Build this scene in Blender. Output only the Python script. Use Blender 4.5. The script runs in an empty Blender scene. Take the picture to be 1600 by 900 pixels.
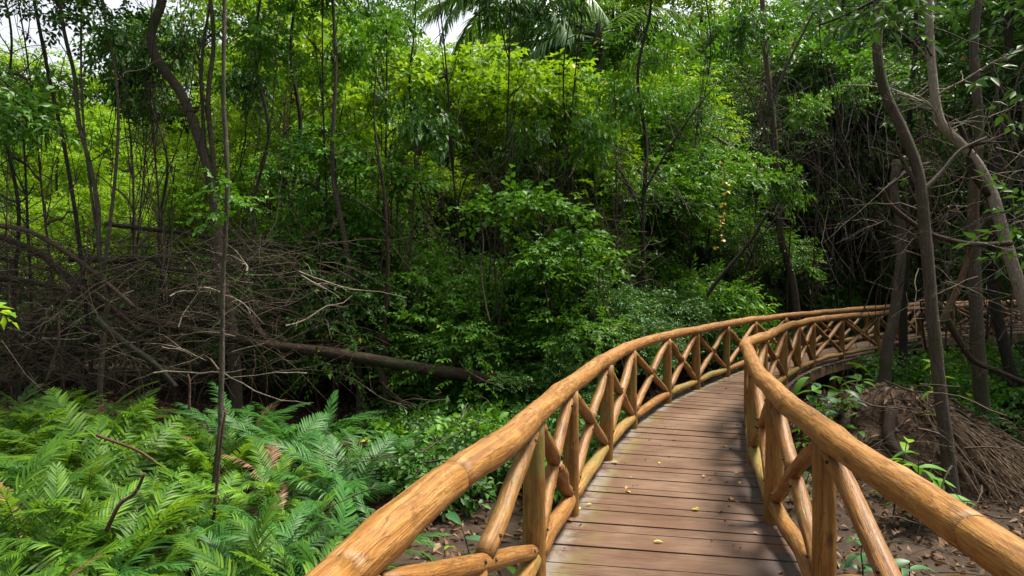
import bpy, math, random
import numpy as np
from mathutils import Vector, Matrix, noise as mnoise

S = bpy.context.scene
# ------------------------------------------------------------------ camera
FPX, HOR, CH = 1070.0, 443.0, 1.70            # focal length (photo pixels), horizon row, eye height over the deck
cam = bpy.data.cameras.new('camera'); cam.sensor_width = 36.0; cam.lens = FPX / 1600 * 36
cam.clip_start = 0.05; cam.clip_end = 600
co = bpy.data.objects.new('camera', cam); S.collection.objects.link(co)
co.location = (0, 0, CH); co.rotation_euler = (math.radians(90) - math.atan((450 - HOR) / FPX), 0, 0)
S.camera = co
# ------------------------------------------------------------------ world, sun, exposure
SUN_EL, SUN_AZ = math.radians(64), math.radians(68)     # azimuth measured from +Y (ahead) towards +X
w = bpy.data.worlds.new('World'); S.world = w; w.use_nodes = True
nt = w.node_tree; nt.nodes.clear()
sky = nt.nodes.new('ShaderNodeTexSky'); sky.sky_type = 'NISHITA'; sky.sun_disc = False
sky.sun_elevation = SUN_EL; sky.sun_rotation = SUN_AZ; sky.dust_density = 3.0; sky.air_density = 1.2
hs = nt.nodes.new('ShaderNodeHueSaturation'); hs.inputs['Saturation'].default_value = 0.22
bg = nt.nodes.new('ShaderNodeBackground'); bg.inputs['Strength'].default_value = 0.125
out = nt.nodes.new('ShaderNodeOutputWorld')
nt.links.new(sky.outputs[0], hs.inputs['Color']); nt.links.new(hs.outputs[0], bg.inputs[0]); nt.links.new(bg.outputs[0], out.inputs[0])
sun = bpy.data.lights.new('sun', 'SUN'); sun.energy = 5.0; sun.angle = math.radians(16); sun.color = (1.0, 0.93, 0.80)
so = bpy.data.objects.new('sun', sun); S.collection.objects.link(so)
sd = Vector((math.sin(SUN_AZ) * math.cos(SUN_EL), math.cos(SUN_AZ) * math.cos(SUN_EL), math.sin(SUN_EL)))
so.rotation_euler = sd.to_track_quat('Z', 'Y').to_euler()
S.view_settings.view_transform = 'Standard'; S.view_settings.look = 'None'
S.view_settings.exposure = 1.12; S.view_settings.gamma = 1.0; S.view_settings.use_curve_mapping = False
S.render.engine = 'CYCLES'
cy = S.cycles; cy.max_bounces = 7; cy.diffuse_bounces = 2; cy.glossy_bounces = 2; cy.transmission_bounces = 4
cy.transparent_max_bounces = 4; cy.use_denoising = True; cy.sample_clamp_indirect = 6
cy.caustics_reflective = False; cy.caustics_refractive = False

GZ = -0.62
random.seed(11); RNG = np.random.default_rng(11)
col = S.collection

def at(px, py, d):
    return Vector(((px - 800) / FPX * d, d, CH - (py - HOR) / FPX * d))
def ground_h(x, y):
    h = GZ + 0.10 * mnoise.noise((x * .35, y * .35, 3.1)) + 0.05 * mnoise.noise((x * 1.3, y * 1.3, 7.7))
    return h
def on_ground(px, d, dz=0.0):
    x = (px - 800) / FPX * d
    return Vector((x, d, ground_h(x, d) + dz))

# ------------------------------------------------------------------ materials
class N:
    def __init__(s, name):
        s.m = bpy.data.materials.new(name); s.m.use_nodes = True; s.t = s.m.node_tree; s.t.nodes.clear()
        s.out = s.t.nodes.new('ShaderNodeOutputMaterial')
    def n(s, kind, **kw):
        nd = s.t.nodes.new('ShaderNode' + kind)
        for k, v in kw.items():
            if k.startswith('i_'):
                key = k[2:]; key = int(key) if key.isdigit() else key
                nd.inputs[key].default_value = v
            else: setattr(nd, k, v)
        return nd
    def l(s, a, b): s.t.links.new(a, b)
    def ramp(s, fac, stops, interp='LINEAR'):
        r = s.n('ValToRGB'); r.color_ramp.interpolation = interp
        el = r.color_ramp.elements
        while len(el) > 1: el.remove(el[-1])
        el[0].position = stops[0][0]; el[0].color = (*stops[0][1], 1)
        for p, c in stops[1:]:
            e = el.new(p); e.color = (*c, 1)
        if fac is not None: s.l(fac, r.inputs[0])
        return r.outputs[0]
    def noise(s, vec, scale, detail=3, rough=.55, dist=0):
        n = s.n('TexNoise'); n.inputs['Scale'].default_value = scale; n.inputs['Detail'].default_value = detail
        n.inputs['Roughness'].default_value = rough; n.inputs['Distortion'].default_value = dist
        if vec is not None: s.l(vec, n.inputs['Vector'])
        return n.outputs['Fac']
    def mapping(s, vec, scale):
        m = s.n('Mapping'); m.inputs['Scale'].default_value = scale; s.l(vec, m.inputs['Vector']); return m.outputs[0]
    def mix(s, fac, a, b, blend='MIX'):
        m = s.n('Mix', data_type='RGBA', blend_type=blend)
        for sock, v in ((m.inputs[0], fac), (m.inputs[6], a), (m.inputs[7], b)):
            if isinstance(v, (int, float)): sock.default_value = v
            elif isinstance(v, tuple): sock.default_value = (*v, 1)
            else: s.l(v, sock)
        return m.outputs[2]
    def math(s, op, a, b=None):
        m = s.n('Math', operation=op)
        for i, v in enumerate((a, b)):
            if v is None: continue
            if isinstance(v, (int, float)): m.inputs[i].default_value = v
            else: s.l(v, m.inputs[i])
        return m.outputs[0]
    def bsdf(s, color, rough=.6, spec=.4, bump=None, bs=.3, bd=.01):
        p = s.n('BsdfPrincipled')
        for k, v in (('Base Color', color), ('Roughness', rough)):
            if isinstance(v, tuple): p.inputs[k].default_value = (*v, 1)
            elif isinstance(v, (int, float)): p.inputs[k].default_value = v
            else: s.l(v, p.inputs[k])
        p.inputs['Specular IOR Level'].default_value = spec
        if bump is not None:
            b = s.n('Bump'); b.inputs['Strength'].default_value = bs; b.inputs['Distance'].default_value = bd
            s.l(bump, b.inputs['Height']); s.l(b.outputs[0], p.inputs['Normal'])
        s.l(p.outputs[0], s.out.inputs[0]); return p

def leaf_mat(name, cols, trans, tcol, rough=.45, yellow=.0, spec=.35, obvar=.35):
    s = N(name); g = s.n('NewGeometry'); oi = s.n('ObjectInfo')
    r = g.outputs['Random Per Island']
    stops = [(i / max(1, len(cols) - 1) * (1 - yellow), c) for i, c in enumerate(cols)]
    if yellow: stops += [(1 - yellow + .002, (.45, .36, .03)), (1.0, (.35, .18, .05))]
    c = s.ramp(r, stops)
    v = s.math('MULTIPLY_ADD', oi.outputs['Random'], obvar); v.node.inputs[2].default_value = 1 - obvar / 2
    hv = s.n('HueSaturation'); s.l(c, hv.inputs['Color']); s.l(v, hv.inputs['Value'])
    c = hv.outputs[0]
    p = s.bsdf(c, rough, spec)
    t = s.n('BsdfTranslucent'); tc = s.mix(.55, c, tcol); s.l(tc, t.inputs[0])
    m = s.n('MixShader'); m.inputs[0].default_value = trans
    s.l(p.outputs[0], m.inputs[1]); s.l(t.outputs[0], m.inputs[2]); s.l(m.outputs[0], s.out.inputs[0])
    return s.m
M = {}
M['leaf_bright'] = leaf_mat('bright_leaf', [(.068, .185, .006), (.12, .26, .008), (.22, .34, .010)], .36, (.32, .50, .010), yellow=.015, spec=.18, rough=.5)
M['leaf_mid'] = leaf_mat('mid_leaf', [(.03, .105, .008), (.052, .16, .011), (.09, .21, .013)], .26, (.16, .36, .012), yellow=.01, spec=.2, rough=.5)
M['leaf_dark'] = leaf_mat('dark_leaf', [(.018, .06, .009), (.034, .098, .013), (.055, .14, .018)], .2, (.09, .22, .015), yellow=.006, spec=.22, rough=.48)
M['leaf_blue'] = leaf_mat('blue_green_leaf', [(.02, .08, .028), (.035, .115, .04), (.05, .15, .045)], .3, (.09, .26, .05))
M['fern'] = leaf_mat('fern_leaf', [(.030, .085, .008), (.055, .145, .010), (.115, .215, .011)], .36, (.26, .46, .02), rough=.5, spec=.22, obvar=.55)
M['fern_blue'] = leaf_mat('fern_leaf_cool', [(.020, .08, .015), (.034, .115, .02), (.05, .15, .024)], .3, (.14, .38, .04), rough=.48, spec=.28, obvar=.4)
M['palm'] = leaf_mat('palm_leaf', [(.03, .09, .02), (.06, .14, .03), (.10, .19, .03)], .3, (.18, .32, .03), rough=.35, spec=.5)
M['dry_leaf'] = leaf_mat('dry_leaf', [(.05, .028, .014), (.12, .062, .03), (.20, .12, .06), (.10, .045, .025)], .12, (.2, .1, .03), rough=.6, spec=.3)
M['yellow_leaf'] = leaf_mat('yellow_leaf', [(.48, .36, .04), (.55, .42, .09)], .2, (.5, .4, .05))
M['red_leaf'] = leaf_mat('orange_leaf', [(.38, .14, .04), (.45, .2, .08)], .15, (.5, .2, .05))

def bark_mat(name, dark, light, moss=None, mossamt=.0, scale=1.0, rough=.85):
    s = N(name); uv = s.n('UVMap').outputs[0]; g = s.n('NewGeometry').outputs['Position']
    a = s.noise(s.mapping(uv, (16 * scale, 2.2 * scale, 1)), 1.6, 5, .65, .4)
    b = s.noise(g, 3.0, 3); c2 = s.noise(g, 14.0, 4)
    c = s.ramp(a, [(.3, dark), (.68, light)])
    c = s.mix(s.ramp(b, [(.35, (0, 0, 0)), (.65, (.6, .6, .6))]), c, tuple(x * .55 for x in light), 'MIX')
    lich = s.ramp(c2, [(.60, (0, 0, 0)), (.68, (.55, .55, .55))])
    c = s.mix(lich, c, tuple(min(.6, x * 1.5 + .02) for x in light))
    if moss:
        mm = s.ramp(s.noise(g, 2.2, 4), [(.62 - mossamt * .35, (0, 0, 0)), (.72 - mossamt * .3, (.85, .85, .85))])
        c = s.mix(mm, c, moss)
    fine = s.noise(s.mapping(uv, (60 * scale, 14 * scale, 1)), 1.3, 4, .7)
    c = s.mix(s.ramp(fine, [(.36, (.75, .75, .75)), (.52, (0, 0, 0))]), c, tuple(x * .5 for x in dark))
    s.bsdf(c, rough, .25, s.math('ADD', a, fine), .9, .02); return s.m
M['bark_grey'] = bark_mat('grey_bark', (.035, .027, .02), (.125, .10, .075), (.045, .055, .018), .3)
M['bark_dark'] = bark_mat('dark_bark', (.011, .009, .007), (.045, .036, .027), (.022, .032, .010), .25)
M['bark_pale'] = bark_mat('pale_bark', (.16, .13, .095), (.40, .35, .28), (.12, .13, .06), .1)
M['bark_red'] = bark_mat('reddish_bark', (.05, .026, .016), (.17, .095, .06), (.05, .06, .02), .15)
M['bark_log'] = bark_mat('fallen_log_bark', (.016, .010, .006), (.065, .039, .024), (.03, .045, .013), .3)
M['twig'] = bark_mat('dead_twig', (.032, .022, .015), (.115, .082, .056))
M['twig_pale'] = bark_mat('pale_twig', (.14, .11, .08), (.34, .28, .21))
M['twig_dark'] = bark_mat('dark_twig', (.013, .009, .006), (.045, .032, .022))
M['straw'] = bark_mat('dry_root_fibre', (.05, .032, .02), (.22, .15, .092))

def wood_mat(name, base, dark, pale, green=0.0, stripe=1.0):
    s = N(name); uv = s.n('UVMap').outputs[0]; g = s.n('NewGeometry'); pos = g.outputs['Position']; rnd = g.outputs['Random Per Island']
    grain = s.noise(s.mapping(uv, (26, 1.6, 1)), 1.5, 5, .6, .6)
    fine = s.noise(s.mapping(uv, (110, 5, 1)), 1.5, 3, .6)
    c = s.ramp(grain, [(.28, dark), (.50, base), (.78, pale)])
    blot = s.noise(s.mapping(uv, (8, 2.6, 1)), 1.3, 5, .62, 1.2)
    c = s.mix(s.ramp(blot, [(.56, (0, 0, 0)), (.61, (.62, .62, .62))]), c, tuple(x * .62 for x in base))
    blot2 = s.noise(s.mapping(uv, (6, 4, 1)), 1.1, 6, .7, .8)
    c = s.mix(s.ramp(blot2, [(.60, (0, 0, 0)), (.70, (.7, .7, .7))]), c, pale)
    c = s.mix(s.ramp(fine, [(.35, (.5, .5, .5)), (.5, (0, 0, 0))]), c, tuple(x * .55 for x in dark))
    ax = s.noise(s.mapping(uv, (34, 11, 1)), 1.0, 4, .6, .5)
    c = s.mix(s.ramp(ax, [(.56, (0, 0, 0)), (.60, (.36, .36, .36))]), c, tuple(x * .72 for x in dark))
    ax2 = s.noise(s.mapping(uv, (15, 5, 1)), 1.0, 5, .7, .8)
    c = s.mix(s.ramp(ax2, [(.58, (0, 0, 0)), (.62, (.4, .4, .4))]), c, (pale[0] * 1.05, pale[1] * 1.05, pale[2] * 1.15))
    # knots
    vo = s.n('TexVoronoi', i_Scale=1.0, i_Randomness=1.0); s.l(s.mapping(uv, (5.5, 3.2, 1)), vo.inputs['Vector'])
    k = s.ramp(vo.outputs['Distance'], [(.03, (.9, .9, .9)), (.10, (.35, .35, .35)), (.16, (0, 0, 0))])
    c = s.mix(k, c, tuple(x * .35 for x in dark))
    # drying cracks
    ck = s.noise(s.mapping(uv, (30, .9, 1)), 1.0, 2, .5, .2)
    ckm = s.ramp(ck, [(.492, (0, 0, 0)), (.499, (.55, .55, .55)), (.506, (0, 0, 0))])
    c = s.mix(ckm, c, tuple(x * .3 for x in dark))
    hv = s.n('HueSaturation'); v = s.math('MULTIPLY_ADD', rnd, .34); v.node.inputs[2].default_value = .80
    s.l(c, hv.inputs['Color']); s.l(v, hv.inputs['Value']); c = hv.outputs[0]
    if green:
        gm = s.ramp(s.noise(pos, 2.4, 4, .65), [(.62 - green * .3, (0, 0, 0)), (.72 - green * .25, (.7, .7, .7))])
        c = s.mix(gm, c, (.14, .13, .03))
    bump = s.math('ADD', s.math('MULTIPLY', grain, .6), s.math('MULTIPLY', blot, .5))
    bump = s.math('SUBTRACT', bump, s.math('MULTIPLY', ckm, .5))
    bump = s.math('ADD', bump, s.math('MULTIPLY', ax2, .5))
    rr = s.ramp(blot2, [(.3, (.44,) * 3), (.7, (.66,) * 3)])
    s.bsdf(c, rr, .38, bump, .75, .014); return s.m
M['wood_rail'] = wood_mat('varnished_log', (.245, .108, .020), (.115, .044, .008), (.36, .20, .062))
M['wood_post'] = wood_mat('varnished_post', (.20, .092, .017), (.10, .042, .008), (.29, .155, .042), green=.25)
M['wood_brace'] = wood_mat('varnished_brace', (.215, .092, .018), (.10, .037, .007), (.31, .165, .047), green=.1)
M['wood_low'] = wood_mat('mossy_bottom_log', (.27, .14, .032), (.14, .065, .014), (.36, .22, .075), green=.6)

def deck_mat():
    s = N('deck_plank'); uv = s.n('UVMap').outputs[0]; g = s.n('NewGeometry'); pos = g.outputs['Position']; rnd = g.outputs['Random Per Island']
    ac = s.n('Attribute', attribute_name='across').outputs['Fac']
    grain = s.noise(s.mapping(uv, (3, 60, 1)), 1.5, 5, .6, .5)
    c = s.ramp(grain, [(.32, (.020, .009, .005)), (.5, (.080, .038, .019)), (.68, (.150, .080, .043))])
    c = s.mix(s.ramp(rnd, [(0, (0, 0, 0)), (1, (.65, .65, .65))]), c, (.10, .05, .028))
    mid_noise = s.noise(pos, 1.5, 5, .62)
    midm = s.ramp(ac, [(.12, (0, 0, 0)), (.35, (1, 1, 1)), (.68, (1, 1, 1)), (.9, (0, 0, 0))])
    wm = s.mix(1.0, s.ramp(mid_noise, [(.38, (0, 0, 0)), (.62, (.75, .75, .75))]), midm, 'MULTIPLY')  # paler blotches kept to the middle of the planks
    c = s.mix(wm, c, s.ramp(grain, [(.34, (.070, .038, .020)), (.6, (.180, .106, .061))]))
    # damp dark staining along the outer plank ends
    st = s.noise(pos, 2.6, 4, .6)
    edge = s.ramp(ac, [(.02, (.55, .55, .55)), (.2, (0, 0, 0)), (.70, (0, 0, 0)), (.90, (1, 1, 1))])
    sm = s.mix(1.0, s.ramp(st, [(.36, (0, 0, 0)), (.55, (.9, .9, .9))]), edge, 'MULTIPLY')
    c = s.mix(sm, c, (.038, .030, .032))
    # pale dried silt strip and green algae on the left ends
    silt = s.mix(1.0, s.ramp(s.noise(pos, 3.4, 5, .7), [(.40, (0, 0, 0)), (.56, (.75, .75, .75))]), s.ramp(ac, [(.05, (0, 0, 0)), (.075, (1, 1, 1)), (.12, (.85, .85, .85)), (.17, (0, 0, 0))]), 'MULTIPLY')
    c = s.mix(silt, c, (.20, .175, .145))
    alg = s.mix(1.0, s.ramp(s.noise(pos, 2.0, 4, .6), [(.46, (0, 0, 0)), (.62, (.6, .6, .6))]), s.ramp(ac, [(.10, (0, 0, 0)), (.15, (1, 1, 1)), (.26, (0, 0, 0)), (.88, (0, 0, 0)), (.97, (1, 1, 1))]), 'MULTIPLY')
    c = s.mix(alg, c, (.15, .13, .035))
    spk = s.noise(pos, 60, 2, .5)
    c = s.mix(s.ramp(spk, [(.68, (0, 0, 0)), (.74, (.5, .5, .5))]), c, (.04, .028, .02))
    rr = s.ramp(mid_noise, [(.3, (.42,) * 3), (.7, (.66,) * 3)])
    s.bsdf(c, rr, .4, grain, .4, .006); return s.m
M['deck'] = deck_mat()
def simple(name, a, b, sc, rough=.8):
    s = N(name); g = s.n('NewGeometry').outputs['Position']
    f = s.noise(g, sc, 5, .65); s.bsdf(s.ramp(f, [(.3, a), (.7, b)]), rough, .25, f, .8, .04); return s.m
M['iron'] = simple('rusty_iron', (.012, .009, .008), (.05, .03, .02), 40, .6)
M['beam'] = simple('weathered_beam', (.07, .042, .024), (.19, .12, .06), 6)
M['soil'] = simple('forest_soil', (.012, .008, .005), (.055, .034, .021), 4.5, .95)
M['mound'] = simple('peaty_mound', (.022, .014, .009), (.11, .068, .04), 9, .95)

# ------------------------------------------------------------------ mesh helpers
class MB:
    def __init__(s): s.v = []; s.f = []; s.uv = []; s.n = 0; s.attr = []; s.m2 = None
    def tube(s, pts, rad, seg=8, caps=True, lump=0.0, ru=None):
        """pts: list of Vector, rad: list of radii; a swept tube with uv in metres"""
        P = np.array([tuple(p) for p in pts], float); n = len(P)
        R = np.asarray(rad, float) if hasattr(rad, '__len__') else np.full(n, rad)
        T = np.gradient(P, axis=0); T /= np.maximum(np.linalg.norm(T, axis=1, keepdims=True), 1e-9)
        ref = np.array([0, 0, 1.0]) if abs(T[0][2]) < .85 else np.array([1.0, 0, 0])
        A = np.zeros_like(P); a = ref - T[0] * T[0].dot(ref); a /= np.linalg.norm(a)
        for i in range(n):
            a = a - T[i] * T[i].dot(a); a /= max(np.linalg.norm(a), 1e-9); A[i] = a
        B = np.cross(T, A)
        th = np.arange(seg) / seg * 2 * math.pi
        L = np.concatenate([[0], np.cumsum(np.linalg.norm(np.diff(P, axis=0), axis=1))])
        rr = np.repeat(R[:, None], seg, 1)
        if lump:
            k = random.uniform(0, 100)
            for i in range(n):
                for j in range(seg):
                    q = (math.cos(th[j]) * .8 + k, math.sin(th[j]) * .8, L[i] * 3.2)
                    rr[i, j] *= 1 + lump * mnoise.noise(q) + .5 * lump * mnoise.noise((q[0] * 2.3, q[1] * 2.3, q[2] * 2.5))
        V = P[:, None, :] + rr[..., None] * (np.cos(th)[None, :, None] * A[:, None, :] + np.sin(th)[None, :, None] * B[:, None, :])
        o = s.n; s.v.append(V.reshape(-1, 3)); s.n += n * seg
        u0, v0 = (random.uniform(0, 50), random.uniform(0, 50)) if ru is None else ru
        rm = float(R.max())
        for i in range(n - 1):
            for j in range(seg):
                j2 = (j + 1) % seg
                s.f.append((o + i * seg + j, o + i * seg + j2, o + (i + 1) * seg + j2, o + (i + 1) * seg + j))
                ua, ub = j / seg * 6.283 * rm + u0, (j + 1) / seg * 6.283 * rm + u0
                va, vb = L[i] + v0, L[i + 1] + v0
                s.uv += [(ua, va), (ub, va), (ub, vb), (ua, vb)]
        if caps:
            for i, rev in ((0, True), (n - 1, False)):
                idx = [o + i * seg + j for j in range(seg)]
                uvs = [(u0 + math.cos(t) * rm, v0 + math.sin(t) * rm * .2) for t in th]
                if rev: idx = idx[::-1]; uvs = uvs[::-1]
                s.f.append(tuple(idx)); s.uv += uvs
    def box8(s, c, attr=None):
        o = s.n; s.v.append(np.array([tuple(p) for p in c], float)); s.n += 8
        u0, v0 = random.uniform(0, 50), random.uniform(0, 50)
        for f in ((3, 2, 1, 0), (4, 5, 6, 7), (0, 1, 5, 4), (1, 2, 6, 5), (2, 3, 7, 6), (3, 0, 4, 7)):
            s.f.append(tuple(o + i for i in f))
            for i in f:
                q = c[i]; k = i % 4
                s.uv.append((u0 + (1.5 if k in (1, 2) else 0), v0 + (.15 if k in (2, 3) else 0)))
        if attr: s.attr += attr
    def build(s, name, mat, parent=None, smooth=True):
        me = bpy.data.meshes.new(name)
        me.from_pydata(np.concatenate(s.v).tolist(), [], s.f)
        if s.uv:
            ul = me.uv_layers.new(name='UVMap'); ul.data.foreach_set('uv', np.array(s.uv, 'f').ravel())
        if smooth: me.polygons.foreach_set('use_smooth', np.ones(len(me.polygons), bool))
        if s.attr and len(s.attr) == len(me.vertices):
            a = me.attributes.new('across', 'FLOAT', 'POINT'); a.data.foreach_set('value', s.attr)
        me.materials.append(mat)
        if s.m2 is not None:
            me.materials.append(M['iron']); mi = np.zeros(len(me.polygons), 'i'); mi[s.m2:] = 1; me.polygons.foreach_set('material_index', mi)
        me.update()
        return link(name, me, parent)
def link(name, me, parent=None, loc=None):
    o = bpy.data.objects.new(name, me); col.objects.link(o)
    if parent is not None: o.parent = parent
    if loc is not None: o.location = loc
    return o
def tag(o, label=None, cat=None, group=None, kind=None):
    if label: o['label'] = label
    if cat: o['category'] = cat
    if group: o['group'] = group
    if kind: o['kind'] = kind
    return o
def empty(name, loc=(0, 0, 0), label=None, cat=None, group=None, rz=0):
    o = bpy.data.objects.new(name, None); col.objects.link(o); o.location = loc; o.rotation_euler = (0, 0, rz)
    o.empty_display_size = .1
    return tag(o, label, cat, group)
def rawmesh(name, V, F, mat):
    """V (n,3) float, F (m,3) int triangles"""
    me = bpy.data.meshes.new(name); V = np.ascontiguousarray(V, 'f'); F = np.ascontiguousarray(F, 'i')
    me.vertices.add(len(V)); me.vertices.foreach_set('co', V.ravel())
    me.loops.add(F.size); me.loops.foreach_set('vertex_index', F.ravel())
    me.polygons.add(len(F)); me.polygons.foreach_set('loop_start', np.arange(0, F.size, 3, dtype='i'))
    me.polygons.foreach_set('loop_total', np.full(len(F), 3, 'i'))
    me.materials.append(mat); me.update(calc_edges=True); me.validate()
    return me
def setmat(o, mat):
    o.material_slots[0].link = 'OBJECT'; o.material_slots[0].material = mat
def crom(pts, n):
    """Catmull-Rom through pts (Vectors), n samples in all, evenly by arc length"""
    P = [Vector(p) for p in pts]; P = [2 * P[0] - P[1]] + P + [2 * P[-1] - P[-2]]
    o = []
    for i in range(1, len(P) - 2):
        a, b, c, d = P[i - 1:i + 3]
        for k in range(16):
            t = k / 16
            o.append(.5 * ((2 * b) + (c - a) * t + (2 * a - 5 * b + 4 * c - d) * t * t + (3 * b - a - 3 * c + d) * t ** 3))
    o.append(P[-2])
    A = np.array([tuple(p) for p in o]); L = np.concatenate([[0], np.cumsum(np.linalg.norm(np.diff(A, axis=0), axis=1))])
    q = np.linspace(0, L[-1], n)
    return [Vector((np.interp(x, L, A[:, 0]), np.interp(x, L, A[:, 1]), np.interp(x, L, A[:, 2]))) for x in q]
def lerp_r(r0, r1, n, p=1.0): return [r0 + (r1 - r0) * (i / (n - 1)) ** p for i in range(n)]
def wander(p0, dirv, length, n, wob, droop=0.0):
    p = Vector(p0); d = Vector(dirv).normalized(); pts = [p.copy()]; st = length / (n - 1)
    for i in range(n - 1):
        d = (d + Vector((random.gauss(0, wob), random.gauss(0, wob), random.gauss(0, wob) - droop))).normalized()
        p = p + d * st; pts.append(p.copy())
    return pts
def branchlets(mb, pts, r0, count, ln, depth=1, t0=.3, up=.3, droop=0.0, seg=5, wob=.16):
    """side branches off a limb, thinning as they fork"""
    n = len(pts)
    for k in range(count):
        i = int((t0 + (1 - t0) * random.random()) * (n - 2)); p = pts[i]; t = (pts[i + 1] - p).normalized()
        sd_ = Vector((random.gauss(0, 1), random.gauss(0, 1), random.gauss(up, .6))).normalized()
        d = (t * random.uniform(.1, .7) + sd_).normalized(); L = ln * random.uniform(.5, 1.2)
        q = wander(p, d, L, 8, wob, droop); r = r0 * random.uniform(.3, .5) * (1 - .5 * i / n)
        mb.tube(q, lerp_r(r, r * .25, 8), seg, False)
        if depth > 1: branchlets(mb, q, r, max(2, count // 2), ln * .5, depth - 1, .2, up, droop, 4, wob)

# leaf sprays ------------------------------------------------------
def spray_template(rng, nleaf, L, ll, lw, flat=.35, curl=.25):
    V = np.zeros((nleaf, 4, 3))
    for i in range(nleaf):
        t = (i + .6) / nleaf; side = 1 if i % 2 else -1
        base = np.array([L * t, 0, -.12 * L * t * t])
        ang = side * rng.uniform(.6, 1.2) if i < nleaf - 1 else rng.uniform(-.2, .2)
        d = np.array([math.cos(ang), math.sin(ang), rng.normal(-.15, flat)]); d /= np.linalg.norm(d)
        up = np.array([rng.normal(0, flat), rng.normal(0, flat), 1.0]); up -= d * d.dot(up); up /= np.linalg.norm(up)
        s_ = np.cross(up, d); l = ll * rng.uniform(.7, 1.2); wd = lw * rng.uniform(.8, 1.2) * .5
        V[i, 0] = base; V[i, 2] = base + d * l - up * l * curl * rng.uniform(.3, 1)
        m = base + d * l * .45
        V[i, 1] = m + s_ * wd + up * wd * .35; V[i, 3] = m - s_ * wd + up * wd * .35
    return V
def leaf_cloud(rng, pos, outd, sc, tpls, upbias=.8):
    """place one spray template at every pos, growing along outd"""
    N_ = len(pos); X = outd / np.maximum(np.linalg.norm(outd, axis=1, keepdims=True), 1e-6)
    U = np.stack([rng.normal(0, .35, N_), rng.normal(0, .35, N_), np.full(N_, upbias)], 1)
    U -= X * (X * U).sum(1, keepdims=True); U /= np.maximum(np.linalg.norm(U, axis=1, keepdims=True), 1e-6)
    Y = np.cross(U, X)
    R = np.stack([X, Y, U], 2)                      # columns
    k = rng.integers(0, len(tpls), N_); T = np.stack(tpls)[k]            # N,nl,4,3
    V = np.einsum('nij,nlkj->nlki', R, T) * sc[:, None, None, None] + pos[:, None, None, :]
    V = V.reshape(-1, 3); q = np.arange(len(V) // 4) * 4
    F = np.concatenate([np.stack([q, q + 1, q + 2], 1), np.stack([q, q + 2, q + 3], 1)])
    return V, F
def blob_points(rng, blobs, n, shell=.45, lowcut=-.55):
    B = np.array(blobs, float); a = (B[:, 3] * B[:, 4] + B[:, 4] * B[:, 5] + B[:, 3] * B[:, 5]); a /= a.sum()
    k = rng.choice(len(B), n, p=a); D = rng.normal(0, 1, (n, 3)); D /= np.linalg.norm(D, axis=1, keepdims=True)
    D[:, 2] = np.where(D[:, 2] < lowcut, -D[:, 2] * .5, D[:, 2])
    r = rng.random(n) ** shell
    # ragged outline: push radius by a smooth direction noise
    w = 1 + .22 * np.sin(D[:, 0] * 5 + k * 1.7) * np.sin(D[:, 1] * 4.3 + k) + .16 * np.sin(D[:, 2] * 9 + k * 2.1 + D[:, 0] * 7)
    P = B[k, :3] + D * B[k, 3:6] * (r * w)[:, None]
    return P, D
def crown_mesh(name, seed, blobs, n, ll, lw, spray, nl=9, mat='leaf_mid', shell=.45, droop=.35, upbias=.9, lowcut=-.55):
    rng = np.random.default_rng(seed)
    T = [spray_template(rng, nl, spray, ll, lw) for _ in range(6)]
    P, D = blob_points(rng, blobs, n, shell, lowcut)
    O = D * .8 + rng.normal(0, .55, D.shape); O[:, 2] = O[:, 2] * .5 - droop * rng.random(n)
    V, F = leaf_cloud(rng, P, O, rng.uniform(.7, 1.25, n), T, upbias)
    return rawmesh(name, V, F, M[mat])

def tall_blobs(rng, h, r, lo=.25, nb=9):
    b = []
    for i in range(nb):
        t = lo + (1 - lo) * (i + .5) / nb; rr = r * (.55 + .5 * math.sin(math.pi * min(1, (t - lo) / (1 - lo) * .85 + .12)))
        a = rng.uniform(0, 6.28); off = rr * rng.uniform(.25, .8); q = rr * rng.uniform(.38, .68)
        b.append((math.cos(a) * off, math.sin(a) * off, h * t, q, q, q * rng.uniform(.5, .75)))
    return b
R2 = np.random.default_rng(5)
TALL = [crown_mesh('crown', 100 + i, tall_blobs(R2, 10, 2.6, .22 if i % 2 else .3, 11), 2600, .15, .07, .42, 9, shell=.3) for i in range(5)]       # far: larger leaf faces
MIDC = [crown_mesh('crown', 200 + i, tall_blobs(R2, 6, 2.0, .08, 10), 3000, .105, .048, .32, 9, shell=.25) for i in range(5)]
def dome_blobs(rng, h, r, nb=9):
    b = []
    for i in range(nb):
        a = rng.uniform(0, 6.28); q = rng.uniform(0, 1) ** .6 * r * .75; z = h * rng.uniform(.3, .85) * (1 - .35 * q / r)
        s_ = rng.uniform(.28, .5) * r; b.append((math.cos(a) * q, math.sin(a) * q, z, s_, s_, s_ * .7))
    return b
BUSH = [crown_mesh('crown', 300 + i, dome_blobs(R2, 2.4, 1.5, 10), 2500, .060, .028, .20, 9, shell=.4) for i in range(4)]
LOW = [crown_mesh('crown', 340 + i, dome_blobs(R2, .7, .6, 5), 130, .085, .045, .2, 7) for i in range(3)]

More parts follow.
